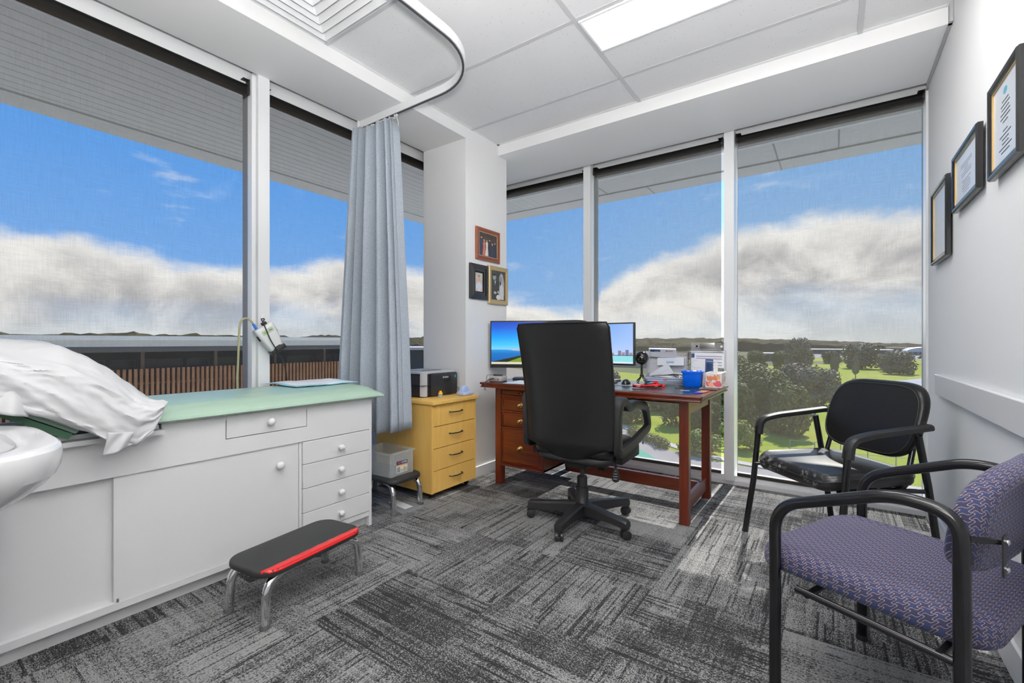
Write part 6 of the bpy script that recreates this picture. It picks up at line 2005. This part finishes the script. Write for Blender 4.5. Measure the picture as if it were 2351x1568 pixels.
# ------------------------------------------------------------------ buildings
def slatted_building():
    t = thing('slatted_building', 'long building opposite with a white roof edge and rust brown slat screen', 'building', (-14, 2, GZ))
    y0, y1 = -16, 8.9
    G = -GZ
    MB().box(-10, -.75, y0, y1, 0, G + 1.0).build('wall', mat('dark_wall', (.045, .045, .05), .7), t, smooth=False)
    b = MB()
    b.box(-11, .75, y0 - .5, y1 + .5, G + 1.12, G + 1.22); b.build('roof', mat('roof_white', (.95, .87, .79), .6), t, smooth=False)
    MB().box(-11, .70, y0 - .5, y1 + .5, G + .97, G + 1.12).build('fascia', mat('fascia_grey', (.72, .67, .62), .6), t, smooth=False)
    MB().box(-.75, .55, y0, y1, G + .84, G + .965).build('soffit', mat('soffit_dark', (.12, .12, .13), .7), t, smooth=False)
    MB().box(-.75, -.2, y0, y1, 0, G + .25).build('balcony', mat('balcony_dark', (.06, .04, .03), .8), t, smooth=False)
    SL = vmat('rust_slats', (.34, .14, .06), (.52, .23, .10), 3)
    b = MB(); y = y0
    while y < y1:
        b.box(-.06, 0, y, y + .062, G - 4.2, G + .41); y += .112
    b.build('slat_screen', SL, t, smooth=False)
    b = MB(); b.box(-.10, -.065, y0, y1, G + .02, G + .06); b.box(-.10, -.065, y0, y1, G - .50, G - .46); b.build('screen_rail', SL, t, smooth=False)
    WB = [mat('glass_blue_dark', (.012, .020, .045), .12), mat('glass_blue', (.022, .040, .085), .12), mat('glass_grey', (.05, .055, .06), .15)]
    k = 0; y = -7.0
    while y < y1 - .5:
        wd = (.62, .50, .95, .55, .78)[k % 5]
        f = MB().box(-.75, -.72, y, y + wd, G + .22, G + .62).build('window', mat('win_frame', (.10, .10, .11), .5), t, smooth=False)
        MB().box(-.72, -.71, y + .02, y + wd - .02, G + .24, G + .60).build('pane', WB[(k * 7) % 3 if k % 4 else 1], f, smooth=False)
        y += wd + .10; k += 1
    for y in (-3.0, -1.3, .4, 2.05, 3.72, 5.4, 7.1):
        MB().box(-.35, -.27, y - .04, y + .04, G + .2, G + .9).build('column', mat('column_brown', (.20, .15, .12), .6), t, smooth=False)
slatted_building()
def shed(label, x, y, w, d, h, cw, cr, rz=0, arch=False, overhang=1.0):
    t = thing('low_building', label, 'building', (x, y, GZ), rz, 'buildings beyond the park')
    MB().box(-w / 2, w / 2, -d / 2, d / 2, 0, h).build('wall', mat('bwall_%d%d' % (abs(int(x * 10)), int(y)), cw, .8), t, smooth=False)
    b = MB()
    if arch:
        n = 20
        pts = [(w / 2 * math.cos(pi * k / n), h + arch * math.sin(pi * k / n)) for k in range(n + 1)]
        b.T = Matrix(((1, 0, 0, 0), (0, 0, -1, d / 2), (0, 1, 0, 0), (0, 0, 0, 1)))
        b.slab(pts, 0, d, 0)
    else:
        b.box(-w / 2 - overhang, w / 2 + overhang, -d / 2 - overhang, d / 2 + overhang, h, h + .5)
    b.build('roof', mat('broof_%d%d' % (abs(int(x * 10)), int(y)), cr, .5), t, smooth=False)
    b = MB()
    k = -w / 2 + 1
    while k < w / 2 - 2:
        b.box(k, k + 1.6, -d / 2 - .04, -d / 2 - .001, h * .35, h * .8); k += 3
    b.build('window_row', mat('bglass', (.03, .035, .045), .3), t, smooth=False)
shed('long low warehouse with a bright white roof beyond the park', 6, 455, 62, 24, 3.4, (.12, .12, .13), (.80, .78, .76))
shed('hall with a pale arched roof at the far side of the car park', 58, 455, 26, 30, 2.6, (.30, .29, .29), (.62, .62, .64), 0, 3.4)
shed('flat pale building between the warehouse and the arched hall', 44, 482, 14, 8, 5.0, (.45, .38, .34), (.60, .50, .46))
shed('grey block in front of the ridge, closest to the window post', -52, 262, 22, 12, 4.2, (.26, .24, .24), (.40, .38, .38))
shed('long grey shed with small windows behind the tree row', -22, 272, 26, 12, 3.6, (.24, .22, .22), (.42, .40, .40))
shed('small hut with an orange roof among the park trees', -20.5, 152, 6.0, 5, 1.5, (.40, .36, .32), (.62, .26, .14))
shed('tan house beside the road below the monitors', -72, 182, 30, 14, 4.0, (.42, .33, .25), (.36, .30, .26))
shed('white-edged low building seen beside the curtain over the car yard', -78, 70.5, 24, 16, 8.4, (.06, .06, .065), (.66, .58, .53), math.radians(-47), False, .6)

# parked cars
def car_mesh():
    b = MB(); sec = []
    b.slab(rrect(-2.1, 2.1, -.85, .85, .3, 4), .28, .85, .12, 2)
    return b.mesh('car_body', WHITEP)
CARC = [mat('car_white', (.75, .75, .75), .25), mat('car_silver', (.42, .43, .45), .25), mat('car_dark', (.04, .045, .05), .25), mat('car_red', (.35, .03, .03), .25), mat('car_blue', (.04, .08, .22), .25)]
bodies = []
for c in CARC:
    b = MB(); b.slab(rrect(-2.1, 2.1, -.85, .85, .3, 4), .28, .85, .12, 2); bodies.append(b.mesh('car_body', c))
b = MB()
b.add([(-1.5, -.78, .84), (1.0, -.78, .84), (1.0, .78, .84), (-1.5, .78, .84), (-1.0, -.62, 1.38), (.35, -.62, 1.38), (.35, .62, 1.38), (-1.0, .62, 1.38)], [(4, 5, 6, 7), (0, 1, 5, 4), (1, 2, 6, 5), (2, 3, 7, 6), (3, 0, 4, 7)])
cab = b.mesh('car_cabin', mat('car_glass', (.03, .035, .04), .1))
b = MB(); b.lathe([(.2, -.1), (.32, -.1), (.32, .1), (.2, .1)], (0, 0, .32), 16, 'y'); whl = b.mesh('car_wheel', BLKM)
rnd = random.Random(11)
for k in range(22):
    x = -4 + (k % 11) * 5.2 + rnd.uniform(-.7, .7); y = 352 + (k // 11) * 42 + rnd.uniform(-3, 3)
    t = thing('parked_car', 'small parked car in the far car park before the warehouse', 'car', (x, y, GZ + .06), rnd.choice((0, .2, pi / 2)), 'cars in the far car park')
    for nm, me in (('body', bodies[(k * 3) % 5]), ('cabin', cab)):
        o = bpy.data.objects.new(nm, me); COL.objects.link(o); o.parent = t
    for wx in (-1.3, 1.3):
        for wy in (-.8, .8):
            o = bpy.data.objects.new('wheel', whl); COL.objects.link(o); o.parent = t; o.location = (wx, wy, 0)
# wire fence on the near lawn
t = thing('wire_fence', 'thin wire fence with posts across the near lawn behind the black armchair', 'fence', (-3, 46.5, GZ))
for k in range(8):
    b = MB(); b.tube([(k * 1.8, k * .25, 0), (k * 1.8, k * .25, 1.5)], .035, 6); b.build('post', mat('fence_grey', (.30, .31, .33), .6), t)
for zz in (.1, .8, 1.48):
    b = MB(); b.tube([(0, 0, zz), (12.6, 1.75, zz)], .015, 5); b.build('wire', mat('fence_grey', (.3, .31, .33), .6), t)
